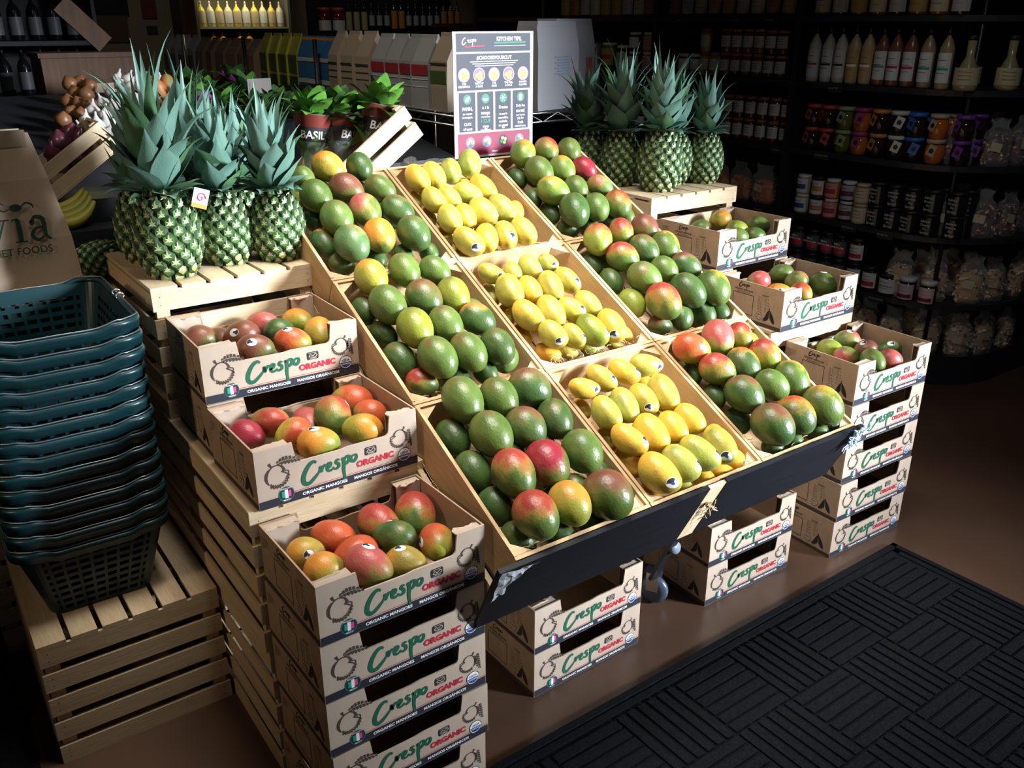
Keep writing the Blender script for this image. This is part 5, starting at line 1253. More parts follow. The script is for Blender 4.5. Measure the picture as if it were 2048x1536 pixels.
FL = set(); rp_ = random.Random(21); LEV = {k: LV[k][1]+.0005 for k in range(7)}
# coloured-lid honey-pot jars with hanging tags
CJ = {}
def cjar(col, cont):
    if (col, cont) not in CJ:
        j = jar('jam_jar', .047, .115, cont, CO[col], None, .018, shape='round')
        m = MB(); m.box((-.001, -.020, -.026), (0, .020, .026), CO[col]); m.poly([(-.009, -.012), (.009, -.012), (.012, .004), (0, .012), (-.012, .004)], CO['black'], T(-.0014, 0, 0) @ RZ(-PI/2) @ RX(PI/2))
        t_ = obj('hanging_tag', m, j); t_.location = (-.050, -.012, .066); t_.rotation_euler = (.32, .10, 0); CJ[(col, cont)] = j
    return CJ[(col, cont)]
colsq = [('red', JD, 3.075), ('red', JD, 2.985), ('green', JGR, 2.885), ('magenta', JOR, 2.785), ('orange', JD, 2.682), ('white', JD, 2.580), ('blue', JD, 2.485), ('tan', JOR, 2.385), ('purple', JD, 2.282)]
for dep in (0, 1):
    for tier in (0, 1):
        for q, (c, ct, y) in enumerate(colsq):
            place(cjar(c, ct), FL, (XF+.055+.02*tier*0+dep*.105+(.06 if q == 8 else 0)+(.015 if q == 7 else 0), y, LEV[3]+tier*.1155), '%s-lidded round jam jar, %s from the left, %s %s row, third shelf down' % (c, ORD[q], 'upper' if tier else 'lower', 'back' if dep else 'front'), 'round jam jars with coloured lids', rp_.uniform(-.5, .5))
# squeeze bottles
sb = [(C_('milk_white', (.46, .45, .43), .4), LW, INKRED, 'white')]*1+[(C_('milk_white', (.46, .45, .43), .4), LW, INKNAVY, 'white')]*2+[(C_('caramel_cream', (.40, .31, .18), .4), C_('label_butter', (.42, .28, .12), .5), INKWHITE, 'cream coloured')]*2+[(C_('brown_sauce', (.16, .06, .035), .25), LW, C_('band_green', (.05, .24, .08), .5), 'brown'), (C_('brown_sauce', (.16, .06, .035), .25), LW, INKRED, 'brown'), (C_('brown_sauce', (.16, .06, .035), .25), LW, INKRED, 'brown'), (C_('tan_sauce', (.25, .18, .09), .3), LW, INKTEAL, 'tan'), (C_('tan_sauce', (.25, .18, .09), .3), LW, INKTEAL, 'tan')]
SBP = {}
for q, (y, (bd, lb, bn, w_)) in enumerate(zip((3.118, 3.034, 2.959, 2.882, 2.805, 2.727, 2.654, 2.575, 2.488, 2.396), sb)):
    if (bd.name, bn.name) not in SBP: SBP[(bd.name, bn.name)] = jar('sauce_bottle', .034, .285, bd, BLK, lb, .05, (.10, .56), 'bottle', band=(bn, .42, .50), textcol=INKNAVY)
    o = place(SBP[(bd.name, bn.name)], FL, (XF+.05, y, LEV[4]), '%s sauce bottle with black spout, %s from the left on the second shelf' % (w_, ORD[q]), 'squeeze sauce bottles'); o['category'] = 'bottle'
cf_ = jar('dressing_carafe', .055, .235, C_('pale_dressing', (.25, .22, .12), .2), CO['black'], C_('label_oval', (.36, .33, .20), .5), .02, (.10, .42), 'carafe', textcol=INKNAVY)
for q, (x, y) in enumerate(((4.18, 2.30), (4.33, 2.19), (4.50, 2.14), (4.30, 2.36))):
    o = place(cf_, FL, (x, y, LEV[4]), 'wide-bottomed glass dressing bottle, %s along the rounded end of the second shelf' % ORD[q], 'glass dressing bottles', .3+.3*q); o['category'] = 'bottle'
# labelled jars, fourth shelf
lj = [(JCR, 'silver', LW, INKBLUE, 'white', 3.085), (JBR, 'black', LW, CO['orange'], 'white and orange', 2.992), (JOR, 'silver', C_('label_rose', (.48, .24, .20), .5), INKRED, 'pink', 2.900), (JD, 'silver', LGREY, C_('band_plum', (.10, .02, .04), .5), 'grey and plum', 2.808), (C_('mustard_tan', (.30, .22, .11), .25), 'gold', LTAN, None, 'tan', 2.720)]
for q, (ct, ld, lb, bn, w_, y) in enumerate(lj):
    pr = jar('preserve_jar', .040, .102, ct, CO[ld], lb, .015, (.10, .82), band=(bn, .25, .6) if bn else None, textcol=INKNAVY)
    for tier in (0, 1): place(pr, FL, (XF+.05+.008*(q % 2), y, LEV[2]+tier*.1025), '%s labelled preserve jar, %s from the left in the %s row, fourth shelf' % (w_, ORD[q], 'upper' if tier else 'lower'), 'labelled preserve jars', rp_.uniform(-.2, .2))
fj = jar('fig_spread_jar', .044, .112, BLK, CO['black'], BLK, .016, (.08, .84), textcol=PGREY, word=('Adriatic', 'Orange', 'Fig', 'Spread'))
for dep in (0, 1):
    for tier in (0, 1):
        for q, y in enumerate((2.630, 2.535, 2.438, 2.340, 2.240)):
            if tier == 0 and dep == 1 and q < 3: continue
            place(fj, FL, (XF+.055+dep*.10+(.05 if q == 4 else .012 if q == 3 else 0), y, LEV[2]+tier*.1125), 'black fig spread jar, %s from the left, %s %s row, fourth shelf' % (ORD[q], 'upper' if tier else 'lower', 'back' if dep else 'front'), 'black fig spread jars', rp_.uniform(-.25, .25))
# bacon-jam style jars, fifth shelf
oj = jar('onion_jam_jar', .040, .128, JD, CO['black'], C_('label_black', (.05, .05, .06), .5), .018, (.14, .76), band=(C_('band_crimson', (.52, .02, .07), .5), .18, .58), textcol=INKWHITE, word=('SMALL', 'ONION JAM'))
rj_ = jar('red_label_jar', .042, .128, JD, CO['black'], LW, .018, (.14, .76), band=(INKRED, .12, .42), textcol=INKNAVY)
wj = jar('white_label_jar', .047, .112, JD, CO['black'], LW, .018, (.12, .78), band=(INKNAVY, .45, .49), textcol=INKNAVY)
pj_ = jar('cherry_jar', .043, .115, JD, CO['silver'], C_('label_floral', (.46, .38, .42), .5), .020, (.06, .74), band=(C_('band_cherry', (.12, .01, .03), .5), .1, .35), textcol=INKPINK)
for q, y in enumerate((3.075, 2.975, 2.885, 2.800, 2.700)):
    for tier in (0, 1): place(oj if q < 4 else rj_, FL, (XF+.05, y, LEV[1]+tier*.1285), 'dark jar with %s label, %s from the left, %s row, fifth shelf' % ('black and crimson' if q < 4 else 'white and red', ORD[q], 'upper' if tier else 'lower'), 'dark jam jars on the fifth shelf')
place(rj_, FL, (XF+.052, 2.605, LEV[1]), 'single dark jar with a white and red label, fifth shelf, left of the wide one', 'dark jam jars on the fifth shelf')
place(wj, FL, (XF+.055, 2.500, LEV[1]), 'wide dark jar with a plain white label and black lid, fifth shelf', 'dark jam jars on the fifth shelf')
for q, (x, y) in enumerate(((XF+.052, 2.392), (XF+.07, 2.292))): place(pj_, FL, (x, y, LEV[1]), 'silver-lidded jar with floral pink label, %s at the near end of the fifth shelf' % ('left' if q == 0 else 'right'), 'dark jam jars on the fifth shelf')
# middle bay
hj = jar('copper_lid_jar', .036, .128, JBR, CO['copper'], LW, .017, (.24, .70), textcol=INKNAVY); hy = jar('copper_lid_jar', .036, .128, JYE, CO['copper'], LW, .017, (.24, .70), textcol=INKNAVY); hd = jar('copper_lid_jar', .036, .122, JRD, CO['copper'], LW, .017, (.24, .74), textcol=INKNAVY)
ys = [3.905, 3.825, 3.745, 3.665, 3.585, 3.505, 3.425, 3.345]
for tier in (0, 1):
    for q, y in enumerate(ys):
        if tier == 1 and q == 1: continue
        place(hy if q < 2 else hj if q < 6 else hd, FL, (XF+.075, y, LEV[4]+tier*.1285), 'copper-lidded jar with white label, %s from the left, %s row, shelf behind the pineapples' % (ORD[q], 'upper' if tier else 'lower'), 'copper-lidded jars in the middle bay')
for tier in (0, 1):
    for q, y in enumerate((3.85, 3.765, 3.68, 3.595, 3.51, 3.425, 3.34, 3.255)):
        place(hd, FL, (XF+.06, y, LEV[3]+tier*.1225), 'dark red jar with copper lid, %s from the left, %s row, third shelf middle bay' % (ORD[q], 'upper' if tier else 'lower'), 'dark red copper-lidded jars')
# top shelf: tan labelled jars, both bays
tj = [jar('relish_jar', .046, .150, ct, CO['black'], lb, .018, (.10, .80), textcol=tc) for ct, lb, tc in ((JBR, C_('label_ochre', (.26, .19, .06), .5), INKRED), (JRD, C_('label_russet', (.26, .09, .05), .5), INKNAVY), (JBR, LTAN, INKBLUE), (JD, LGREY, INKPINK))]
for q in range(20):
    y = 5.20-q*.105
    if 4.24 < y < 4.30 or 3.17 < y < 3.23: continue
    place(tj[(0, 1, 3, 2, 0, 0, 3, 2, 1)[q % 9]], FL, (XF+.06, y, LEV[5]), 'squat relish jar, %s from the far left on the top shelf' % (ORD[q] if q < 16 else ('seventeenth', 'eighteenth', 'nineteenth', 'twentieth')[q-16]), 'relish jars on the top shelf')
for q in range(8):
    place(tj[(2, 3, 0)[q % 3]], FL, (XF+.06, 3.10-q*.105, LEV[5]), 'squat relish jar, %s from the left on the top shelf above the sauce bottles' % ORD[q], 'relish jars on the top shelf')
# far bay seen between the white sacks and the pineapples
fb = [jar('pickle_jar', .050, .150, JD, CO['silver'], LGREY, .018, (.2, .72)), jar('pickle_jar', .056, .165, C_('green_pickle', (.10, .10, .02), .2), CO['white'], C_('label_lime', (.26, .26, .05), .5), .020, (.15, .80), band=(INKRED, .35, .6)), jar('pickle_jar', .044, .115, JD, CO['white'], LW, .018, (.2, .75)), jar('pickle_jar', .044, .115, C_('pink_jam', (.30, .10, .09), .3), CO['white'], C_('label_blush', (.40, .22, .19), .5), .018, (.1, .8), textcol=INKRED)]
for q, (k, y, tier) in enumerate(((0, 5.05, 0), (0, 4.93, 0), (1, 4.78, 0), (0, 4.64, 0), (2, 4.53, 0), (2, 4.53, 1), (3, 4.40, 0), (3, 4.40, 1), (2, 4.08, 0), (2, 3.98, 0))):
    place(fb[k], FL, (XF+.09, y, LEV[4]+tier*.1155), '%s, %s from the far left, second shelf behind right pineapples' % (('dark jar with grey label', 'big olive jar with lime label', 'white-lidded dark jar', 'blush pink labelled jar')[k], ORD[q]), 'mixed jars on the far second shelf')
rjar = jar('round_label_jar', .040, .090, JD, CO['black'], LW, .016, (.12, .75), textcol=INKNAVY)
for q in range(9):
    place(rjar, FL, (XF+.06, 5.25-q*.105, LEV[3]), 'small dark jar with white label, %s from the left under the white sacks' % ORD[q], 'small dark jars under the white sacks')
# ------------------------------------------------------------ cellophane bags of granola and dried fruit
def nugget(m, p, r, mt, rnd):
    M = T(*p) @ Matrix.Rotation(rnd.uniform(0, 6), 4, Vector((rnd.random()+.01, rnd.random(), rnd.random()))) @ S3(r*rnd.uniform(.7, 1.4), r*rnd.uniform(.7, 1.3), r*rnd.uniform(.5, .9))
    a = .577; m.add([(0, 0, 1), (.94, 0, -.33), (-.47, .82, -.33), (-.47, -.82, -.33), (a, a, a), (-a, a, a), (0, -.9, .5)], [(0, 4, 5), (0, 5, 6), (0, 6, 4), (4, 1, 2), (4, 2, 5), (5, 2, 3), (5, 3, 6), (6, 3, 1), (6, 1, 4), (1, 3, 2)], mt, False, M)
GRN = [C_('oat_cluster_pale', (.62, .47, .28), .7), C_('oat_cluster_brown', (.40, .25, .12), .7), C_('raisin_dark', (.06, .025, .02), .5), C_('almond_slice', (.72, .60, .42), .6)]
DRF = [C_('dried_orange', (.40, .12, .03), .5), C_('date_dark', (.05, .02, .015), .4), C_('dried_cranberry', (.20, .02, .025), .45), C_('cashew', (.60, .46, .28), .6)]
def film_bag(name, w_, d_, h, mats, seed, fill=.72, body=True):
    rnd = random.Random(seed); root = empty(name, 'x', 'bag'); m = MB(); nr, nn = 9, 20; vs = []; fs = []
    prof = [(0.94, 0), (1.0, .10), (1.02, .35), (.97, .6), (.86, .74), (.62, .82), (.60, .90), (.75, 1.0)]
    for s_, zz in prof:
        for k in range(nn):
            a = 2*PI*k/nn; q = (abs(math.cos(a))**.6*(1 if math.cos(a) > 0 else -1), abs(math.sin(a))**.6*(1 if math.sin(a) > 0 else -1))
            dd = d_/2*s_ if zz < .75 else d_/2*(.25 if zz < .95 else .12)
            vs.append((q[0]*dd*rnd.uniform(.93, 1.05), q[1]*w_/2*s_*rnd.uniform(.94, 1.04), zz*h+(rnd.uniform(-.012, .012) if zz > .8 else 0)))
    for j in range(len(prof)-1):
        for k in range(nn): fs.append((j*nn+k, j*nn+(k+1) % nn, (j+1)*nn+(k+1) % nn, (j+1)*nn+k))
    fs.append(tuple(range(nn))[::-1]); m.add(vs, fs, GLASSFILM, False); obj('film_wrap', m, root)
    c = MB()
    hh = h*fill*.92; c.lathe([(0, .006), (.42, .006), (.46, .2*hh), (.45, .8*hh), (.3, hh), (0, hh)], mats[1], 12, S3(d_, w_, 1))
    for _ in range(150):
        a = rnd.uniform(0, 2*PI); z = rnd.uniform(.01, hh); k = .45 if z < .85*hh else .35
        if rnd.random() < .2: z = hh; k = rnd.uniform(0, .35)
        nugget(c, (math.cos(a)*d_*k, math.sin(a)*w_*k, z), rnd.uniform(.007, .012), rnd.choice(mats), rnd)
    obj('contents', c, root, label='loose mixed pieces filling the bag')['kind'] = 'stuff'
    l_ = MB(); l_.box((-.001, -.026, -.02), (0, .026, .02), C_('label_cream', (.46, .41, .30), .6)); q = obj('label', l_, root); q.location = (-d_*.515, .02, h*.42); q.rotation_euler = (.2, .05, 0)
    return root
gb = [film_bag('granola_bag', .135, .085, .235, GRN, 1), film_bag('granola_bag', .125, .08, .22, GRN, 2), film_bag('dried_fruit_bag', .13, .08, .225, DRF, 3), film_bag('dried_fruit_bag', .125, .08, .21, DRF, 6)]
def arcp(deg, r): a = math.radians(deg); return XF+.46-r*math.cos(a), YE-r*math.sin(a)
names = {0: 'third', 1: 'fourth', 2: 'fifth', 3: 'lowest'}
for lvl, zi, kinds in ((0, 3, (2, 3)), (1, 2, (2, 3)), (2, 1, (0, 1)), (3, 0, (0, 1))):
    spots = [(8, .385, 0), (34, .37, 0), (58, .39, 0), (80, .38, 0), (100, .40, 0), (20, .25, 1), (50, .24, 1), (78, .24, 1)]
    if lvl == 0: spots = spots[1:]
    if lvl == 1: spots = spots[1:]
    if lvl in (2, 3): spots = spots+[(-10, .33, 0)]
    if lvl == 3: spots = spots+[(-24, .40, 0)]
    for q, (dg, r_, bk) in enumerate(spots):
        x, y = arcp(dg, r_)
        if dg < 0: y = YE+.10*(1 if dg > -15 else 2.1); x = XF+.10; 
        if lvl == 2 and dg < 0: x, y = XF+.25, 2.36
        if dg >= 95: x += .06
        what = 'nutty granola' if kinds[0] == 0 else 'dark dried fruit'
        o = place(gb[kinds[(q+lvl) % 2]], FL, (x, y, LEV[zi]), 'clear bag of %s, %s counted round the %s shelf end%s' % (what, ORD[q], names[lvl], ', back row' if bk else ''), 'clear bags on the rounded shelf ends', math.radians(max(dg, 0)*.9)+rp_.uniform(-.2, .2))
        o.rotation_euler.x = rp_.uniform(-.05, .05)
sn = [film_bag('dried_mango_bag', .16, .07, .22, [C_('dried_mango', (.60, .24, .04), .4), C_('dried_mango_dark', (.40, .12, .03), .4)]*2, 12, .62)]
for q, (x, y) in enumerate(((XF+.10, 3.56), (XF+.09, 3.38), (XF+.10, 3.72))): place(sn[0], FL, (x, y, LEV[2]), 'silver and clear bag of orange dried fruit, %s from the right behind the right crate' % ORD[(1, 0, 2)[q]], 'bags of dried fruit in the middle bay', rp_.uniform(-.3, .3)).rotation_euler.y = -.10
# ------------------------------------------------------------ chrome wire rack with packets
def ray_(u, v): return (cf+cr*((u-1024)/1777.59)-cu*((v-768)/1777.59))
def at(u, v, ax, val):
    d = ray_(u, v); o = Vector((0, 0, 1.746)); k = (val-o[ax])/d[ax]; return o+d*k
RX0, RX1, RY0, RY1, RZ_ = 2.10, 2.84, 3.30, 7.2, 1.372
rack = empty('wire_rack', 'long chrome wire rack on posts running back behind the display', 'rack', (RX0, RY0, 0))
for k, z in enumerate((RZ_, .95, .50)):
    m = MB()
    for zz in (0, -.038):
        m.tube([(0, 0, z+zz-.006), (RX1-RX0, 0, z+zz-.006), (RX1-RX0, RY1-RY0, z+zz-.006), (0, RY1-RY0, z+zz-.006)], .006, CHROME, 6, True)
    n = 46
    m.tube([(0, i*(RY1-RY0)/n, z-.006-(.038 if i % 2 else 0)) for i in range(n+1)], .004, CHROME, 4); m.tube([(i*(RX1-RX0)/9, 0, z-.006-(.038 if i % 2 else 0)) for i in range(10)], .003, CHROME, 4)
    for i in range(60): m.tube([(0, (i+.5)*(RY1-RY0)/60, z-.003), (RX1-RX0, (i+.5)*(RY1-RY0)/60, z-.003)], .0022, CHROME, 3)
    obj('wire_shelf', m, rack)
for y in (.02, 1.50, 2.60, 3.88):
    for x in (0, RX1-RX0): m = MB(); m.tube([(x, y, 0), (x, y, RZ_+.285)], .0125, CHROME, 10); obj('post', m, rack)
def packet(name, w_, d_, h, mt, top=None, bands=(), gus=True):
    root = empty(name, 'x', 'packet'); m = MB(); t = h*.80
    vs = []
    for s_, dd, z in ((.97, 1, 0), (1, 1.04, h*.3), (1, .98, t*.8), (.98, .5, t+.02*h), (.97, .10, h*.95), (.97, .06, h)):
        for sx, sy in ((-1, -1), (-1, 1), (1, 1), (1, -1)): vs.append((sx*d_/2*dd, sy*w_/2*s_, z))
    fs = [(3, 2, 1, 0)]+[(j*4+i, (j+1)*4+i, (j+1)*4+(i+1) % 4, j*4+(i+1) % 4) for j in range(5) for i in range(4)]+[(20, 21, 22, 23)]
    m.add(vs, [f[::-1] for f in fs], mt, False); obj('packet_body', m, root)
    if bands:
        for z0, z1, mm in bands:
            b_ = MB()
            xa = -d_/2*(1.045 if z1 < .66 else .60 if z1 < .88 else .12)-.001; b_.box((xa-.0015, -w_*.49, h*z0), (xa, w_*.49, h*z1), mm); obj('printed_band', b_, root)
    return root
TANP = C_('packet_tan', (.40, .32, .23), .6); GREYP = C_('packet_grey_film', (.38, .37, .37), .25); WHITEP = C_('packet_white', (.50, .49, .47), .55)
YGP = C_('packet_yellow_green', (.38, .36, .05), .4); BLUEP = C_('packet_blue', (.04, .14, .30), .4); REDB = C_('band_red', (.34, .03, .04), .5); KRB = C_('packet_kraft', (.24, .17, .11), .7)
OLV = C_('band_olive', (.07, .12, .03), .5)
P1 = packet('kraft_packet', .125, .13, .33, TANP, None, ((.84, .88, REDB), (.50, .53, INKBROWN), (.40, .41, INKBROWN), (.30, .31, INKBROWN)))
P2 = packet('film_packet', .125, .13, .32, GREYP, None, ((.84, .88, REDB), (.46, .60, REDB), (.40, .41, INKWHITE), (.30, .31, INKWHITE)))
P3 = packet('kraft_packet', .13, .13, .33, TANP, None, ((.84, .88, OLV), (.36, .52, OLV), (.60, .62, INKBROWN)))
P4 = packet('stand_up_pouch', .135, .09, .30, BLUEP, None, ((.88, .97, mat('orange_print', (.7, .22, .03))), (0.02, .10, OLV), (.16, .24, WHITEP), (.55, .62, WHITEP)))
P5 = packet('stand_up_pouch', .155, .09, .31, YGP, None, ((.30, .62, OLV), (.04, .24, C_('band_forest', (.03, .07, .02), .5))))
P6 = packet('kraft_box', .15, .14, .27, KRB, None, ((.55, .80, LGREY), (.1, .2, LTAN))); P7 = packet('grey_packet', .15, .12, .28, LGREY, None, ((.1, .5, C_('packet_slate', (.12, .12, .13), .5)),))
def rackrow(pr, cat, us, lab, grp, x0=.10, z=RZ_+.001):
    for q, u in enumerate(us):
        y = at(u, 190, 0, RX0+x0-.05)[1]
        o = place(pr, FL, (RX0+x0, y, z), lab % ORD[q], grp, rp_.uniform(-.12, .12)); o['category'] = cat
rackrow(P3, 'packet', (884,), 'kraft packet with a green band at the right end of the row, beside the poster%.0s', 'kraft packets on the wire rack')
rackrow(P2, 'packet', (846, 820, 792, 764), 'grey film packet with red bands, %s from the poster', 'red-banded packets on the wire rack')
rackrow(P1, 'packet', (732, 702, 676), 'tan kraft packet, %s to the left of the red-banded packets', 'kraft packets on the wire rack')
rackrow(P4, 'pouch', (655, 632, 610), 'blue pouch, %s from the right beside the rack post', 'blue pouches on the wire rack')
rackrow(P5, 'pouch', (590, 570, 551, 533), 'yellow green pouch, %s from the right on the wire rack', 'yellow green pouches on the wire rack')
rackrow(P6, 'box', (512, 494, 474, 452, 432, 412), 'brown box packet, %s from the right at the far part of the rack', 'brown boxes far along the rack')
rackrow(P7, 'packet', (394, 376, 360, 346), 'grey packet, %s from the right at the far end of the rack', 'grey packets at the end of the rack')
m = MB(); m.box((0, 0, 0), (.16, .62, .003), WHITEP); o = obj('shelf_card', m, None, (RX0+.03, 3.56, RZ_+.001)); tag(o, 'flat white card lying on the wire rack under the red-banded packets', 'card')
# two white flour sacks right of the poster
for q, (x, y, w_, h, lab) in enumerate(((2.62, 3.42, .30, .375, 'large white paper sack right behind the poster with faint blue print'), (2.80, 3.52, .30, .385, 'white paper sack with an orange sticker at the end of the wire rack'))):
    s_ = empty('paper_sack', lab, 'sack', (x, y, RZ_+.001), .25); m = MB(); vs = []
    for sc_, z in ((.98, 0), (1.0, .1), (1.0, .7), (.95, .93), (.90, 1.0)):
        for px, py in ((-1, -1), (1, -1), (1, 1), (-1, 1)): vs.append((px*w_/2*sc_, py*.07*(1 if z < .9 else .8), z*h))
    m.add(vs, [(3, 2, 1, 0)]+[(j*4+i, j*4+(i+1) % 4, (j+1)*4+(i+1) % 4, (j+1)*4+i) for j in range(4) for i in range(4)]+[(16, 17, 18, 19)], mat('white_sack_paper', (.44, .44, .48), .55, .3, bump=(14, .5))); obj('sack_body', m, s_)
    m = MB()
    if q == 0:
        for k in range(7): m.box((-.03+(.02 if k % 2 else 0), -.0725, .15+k*.012), (.08, -.071, .156+k*.012), C_('faint_blue_print', (.28, .36, .50), .5))
    else: m.box((.085, -.0725, .13), (.125, -.071, .215), C_('orange_sticker', (.50, .14, .05), .5))
    obj('printed_label', m, s_)

# ------------------------------------------------------------ sloping produce stand behind the pineapples
PZ = lambda y: 1.16+(y-2.85)*.17
def ats(u, v, off=0):
    d = ray_(u, v); o = Vector((0, 0, 1.746)); n = Vector((0, -.17, 1)); k = (1.16-2.85*.17+off-o.dot(n))/d.dot(n); return o+d*k
m = MB(); m.add([(-.35, 3.22, 0), (2.0, 3.22, 0), (2.0, 4.54, 0), (-.35, 4.54, 0), (-.35, 3.22, PZ(3.22)), (2.0, 3.22, PZ(3.22)), (2.0, 4.54, PZ(4.54)), (-.35, 4.54, PZ(4.54))], [(0, 3, 2, 1), (4, 5, 6, 7), (0, 1, 5, 4), (1, 2, 6, 5), (2, 3, 7, 6), (3, 0, 4, 7)], BLACKSHELF)
o = obj('produce_stand', m); tag(o, 'dark sloping produce stand behind the left pineapples', 'stand')
m = MB(); m.add([(.985, 2.86, 0), (2.0, 2.86, 0), (2.0, 3.20, 0), (.985, 3.20, 0), (.985, 2.86, 1.16), (2.0, 2.86, 1.16), (2.0, 3.20, 1.20), (.985, 3.20, 1.20)], [(0, 3, 2, 1), (4, 5, 6, 7), (0, 1, 5, 4), (1, 2, 6, 5), (2, 3, 7, 6), (3, 0, 4, 7)], BLACKSHELF)
o = obj('produce_stand', m); tag(o, 'dark narrow stand right behind the display under the basil', 'stand')
def open_crate(w_, l_, h, loc, ry, lab, nsl=2):
    root = empty('produce_crate', lab, 'crate', loc, 0, None); root.rotation_euler = (.0, ry, 0)
    for y in (0, l_-.01):
        m = MB()
        for i in range(nsl): m.box((0, y, i*h/nsl+.004), (w_, y+.01, (i+.72)*h/nsl+.004), WX)
        obj('side_board', m, root)
    for x in (0, w_-.01):
        m = MB()
        for i in range(nsl): m.box((x, .011, i*h/nsl+.004), (x+.01, l_-.011, (i+.72)*h/nsl+.004), WY)
        obj('end_board', m, root)
    for x in (.0105, w_-.0305):
        for y in (.0105, l_-.0305): m = MB(); m.box((x, y, .003), (x+.02, y+.02, h-.006), WZ); obj('corner_post', m, root)
    m = MB(); m.box((0, 0, 0), (w_, l_, .003), WX); obj('base_board', m, root); return root
open_crate(.40, .30, .13, (1.20, 2.66, 1.165), -.62, 'tilted pine crate holding the basil behind the back left mangoes')
_c = at(114, 402, 1, 3.07)
open_crate(.26, .17, .11, (_c.x, 3.07, _c.z), -.60, 'tilted pine crate of purple onions left of the pineapples')
for i in range(1): m = MB(); m.box((-.3, 3.06, 0), (.98, 3.21, _c.z-.004), BLACKSHELF); o = obj('produce_stand', m); tag(o, 'dark low step of the produce stand beside the paper bag', 'stand')

def blob(name, prof, mt, n=14, seed=0, jit=0, sc=(1, 1, 1)):
    rnd = random.Random(seed); m = MB(); m.lathe(prof, mt, n, S3(*sc)); m.v = [(x*(1+rnd.uniform(-jit, jit)), y*(1+rnd.uniform(-jit, jit)), z) for x, y, z in m.v]; return m.mesh(name)
GARL = C_('garlic_skin', (.50, .48, .46), .6); PON = mat('purple_onion_skin', (.09, .018, .035), .25, .5, noise=(7, (.16, .05, .07), .3, .7, (1, 1, .2))); BON = mat('brown_onion_skin', (.20, .09, .035), .4, .4, noise=(8, (.12, .05, .02), .3, .7, (1, 1, .2)))
SWP = C_('squash_orange', (.36, .14, .04), .5)
ball = lambda r, a=1.0: [(0, -r*a)]+[(r*math.sin(PI*i/10), -r*a*math.cos(PI*i/10)) for i in range(1, 10)]+[(0, r*a)]
gm = blob('garlic_bulb', [(0, -.020), (.018, -.018), (.028, -.006), (.026, .008), (.012, .022), (.005, .034), (.004, .046), (0, .047)], GARL, 12, 1, .05)
om = blob('onion', [(0, -.032), (.012, -.030), (.030, -.016), (.035, 0), (.030, .018), (.014, .031), (.004, .042), (0, .043)], PON, 16, 2, .01)
bm_ = blob('onion', [(0, -.030), (.012, -.028), (.028, -.014), (.033, 0), (.028, .016), (.013, .028), (.004, .036), (0, .037)], BON, 16, 2, .01)
def scatter(me, pts, off, lab, cat, grp, js=.1, yy=None):
    for q, (u, v) in enumerate(pts):
        p = at(u, v, 1, yy-.02*(q % 3)) if yy else ats(u, v, off); o = obj(me.name.split('.')[0], me, None, p); o.rotation_euler = (rp_.uniform(-.5, .5), rp_.uniform(-.5, .5), rp_.uniform(0, 6)); s_ = rp_.uniform(1-js, 1+js); o.scale = (s_,)*3
        tag(o, lab % (ORD[q] if q < 16 else '%d%s' % (q+1, {20: 'st', 21: 'nd', 22: 'rd'}.get(q, 'th'))), cat, grp)
scatter(gm, [(236, 158), (256, 160), (278, 160), (300, 162), (322, 164), (240, 168), (262, 174), (285, 172), (308, 182), (222, 186), (246, 192), (268, 196), (205, 206), (228, 212), (186, 222), (210, 230), (172, 240), (194, 250), (216, 246), (166, 262), (190, 272), (212, 268), (180, 288), (204, 292)], .055, 'white garlic bulb, %s counted down the pile behind the pineapples', 'garlic', 'garlic bulbs on the produce stand')
scatter(bm_, [(140, 168), (160, 166), (180, 172), (150, 186), (172, 190), (136, 204), (158, 208), (178, 212), (142, 226), (162, 230), (126, 240)], .06, 'brown onion, %s counted down the netted heap beside the garlic', 'onion', 'brown onions on the produce stand')
scatter(om, [(142, 272), (162, 278), (122, 288), (142, 294), (164, 298), (112, 306), (132, 312), (154, 316), (116, 328), (136, 332)], .13, 'shiny purple onion, %s counted down the tilted crate', 'onion', 'purple onions in the tilted crate', .1, 3.20)
scatter(blob('sweet_potato', ball(.035, 1.7), SWP, 14, 5, .05), [(300, 178), (318, 186), (336, 176)], .05, 'orange sweet potato, %s from the left behind the pineapple crowns', 'sweet potato', 'sweet potatoes on the produce stand')
scatter(blob('avocado', ball(.034, 1.35), C_('avocado_skin', (.02, .03, .012), .5), 14, 5, .02), [(190, 530), (206, 512)], .0, 'dark avocado, %s from the left beside the left pineapple crate', 'avocado', 'avocados beside the left crate')
for o in [x for x in COL.objects if x.name.startswith('avocado') and x.type == 'MESH']: o.location = (.462, 2.92+.09*(o.name != 'avocado'), 1.04)
# bananas
def banana_bunch(loc, rz, n, lab):
    root = empty('banana_bunch', lab, 'bananas', loc, rz); BM = mat('banana_skin', (.50, .38, .04), .45, .4, noise=(5, (.26, .26, .03), .35, .65))
    for k in range(n):
        m = MB(); a0 = -.9; P = []
        for i in range(11):
            a = a0+1.9*i/10; P.append((.115*math.sin(a), .115*(1-math.cos(a))*.35+.022*k, .115*(1-math.cos(a))+.012*k))
        m.tube(P, [.006, .011, .016, .0175, .018, .018, .0175, .016, .013, .009, .006], BM, 8); obj('banana', m, root)
    return root
open_shelf = MB(); open_shelf.box((.30, 2.94, 0), (.60, 3.05, 1.155), BLACKSHELF); o = obj('produce_stand', open_shelf); tag(o, 'dark narrow post-like stand under the bananas', 'stand')
banana_bunch((.455, 2.985, 1.175), .2, 4, 'bunch of yellow bananas between the paper bag and the left pineapples'); banana_bunch((.575, 3.32, 1.30), .5, 2, 'two small bananas peeking out left of the pineapple leaves')
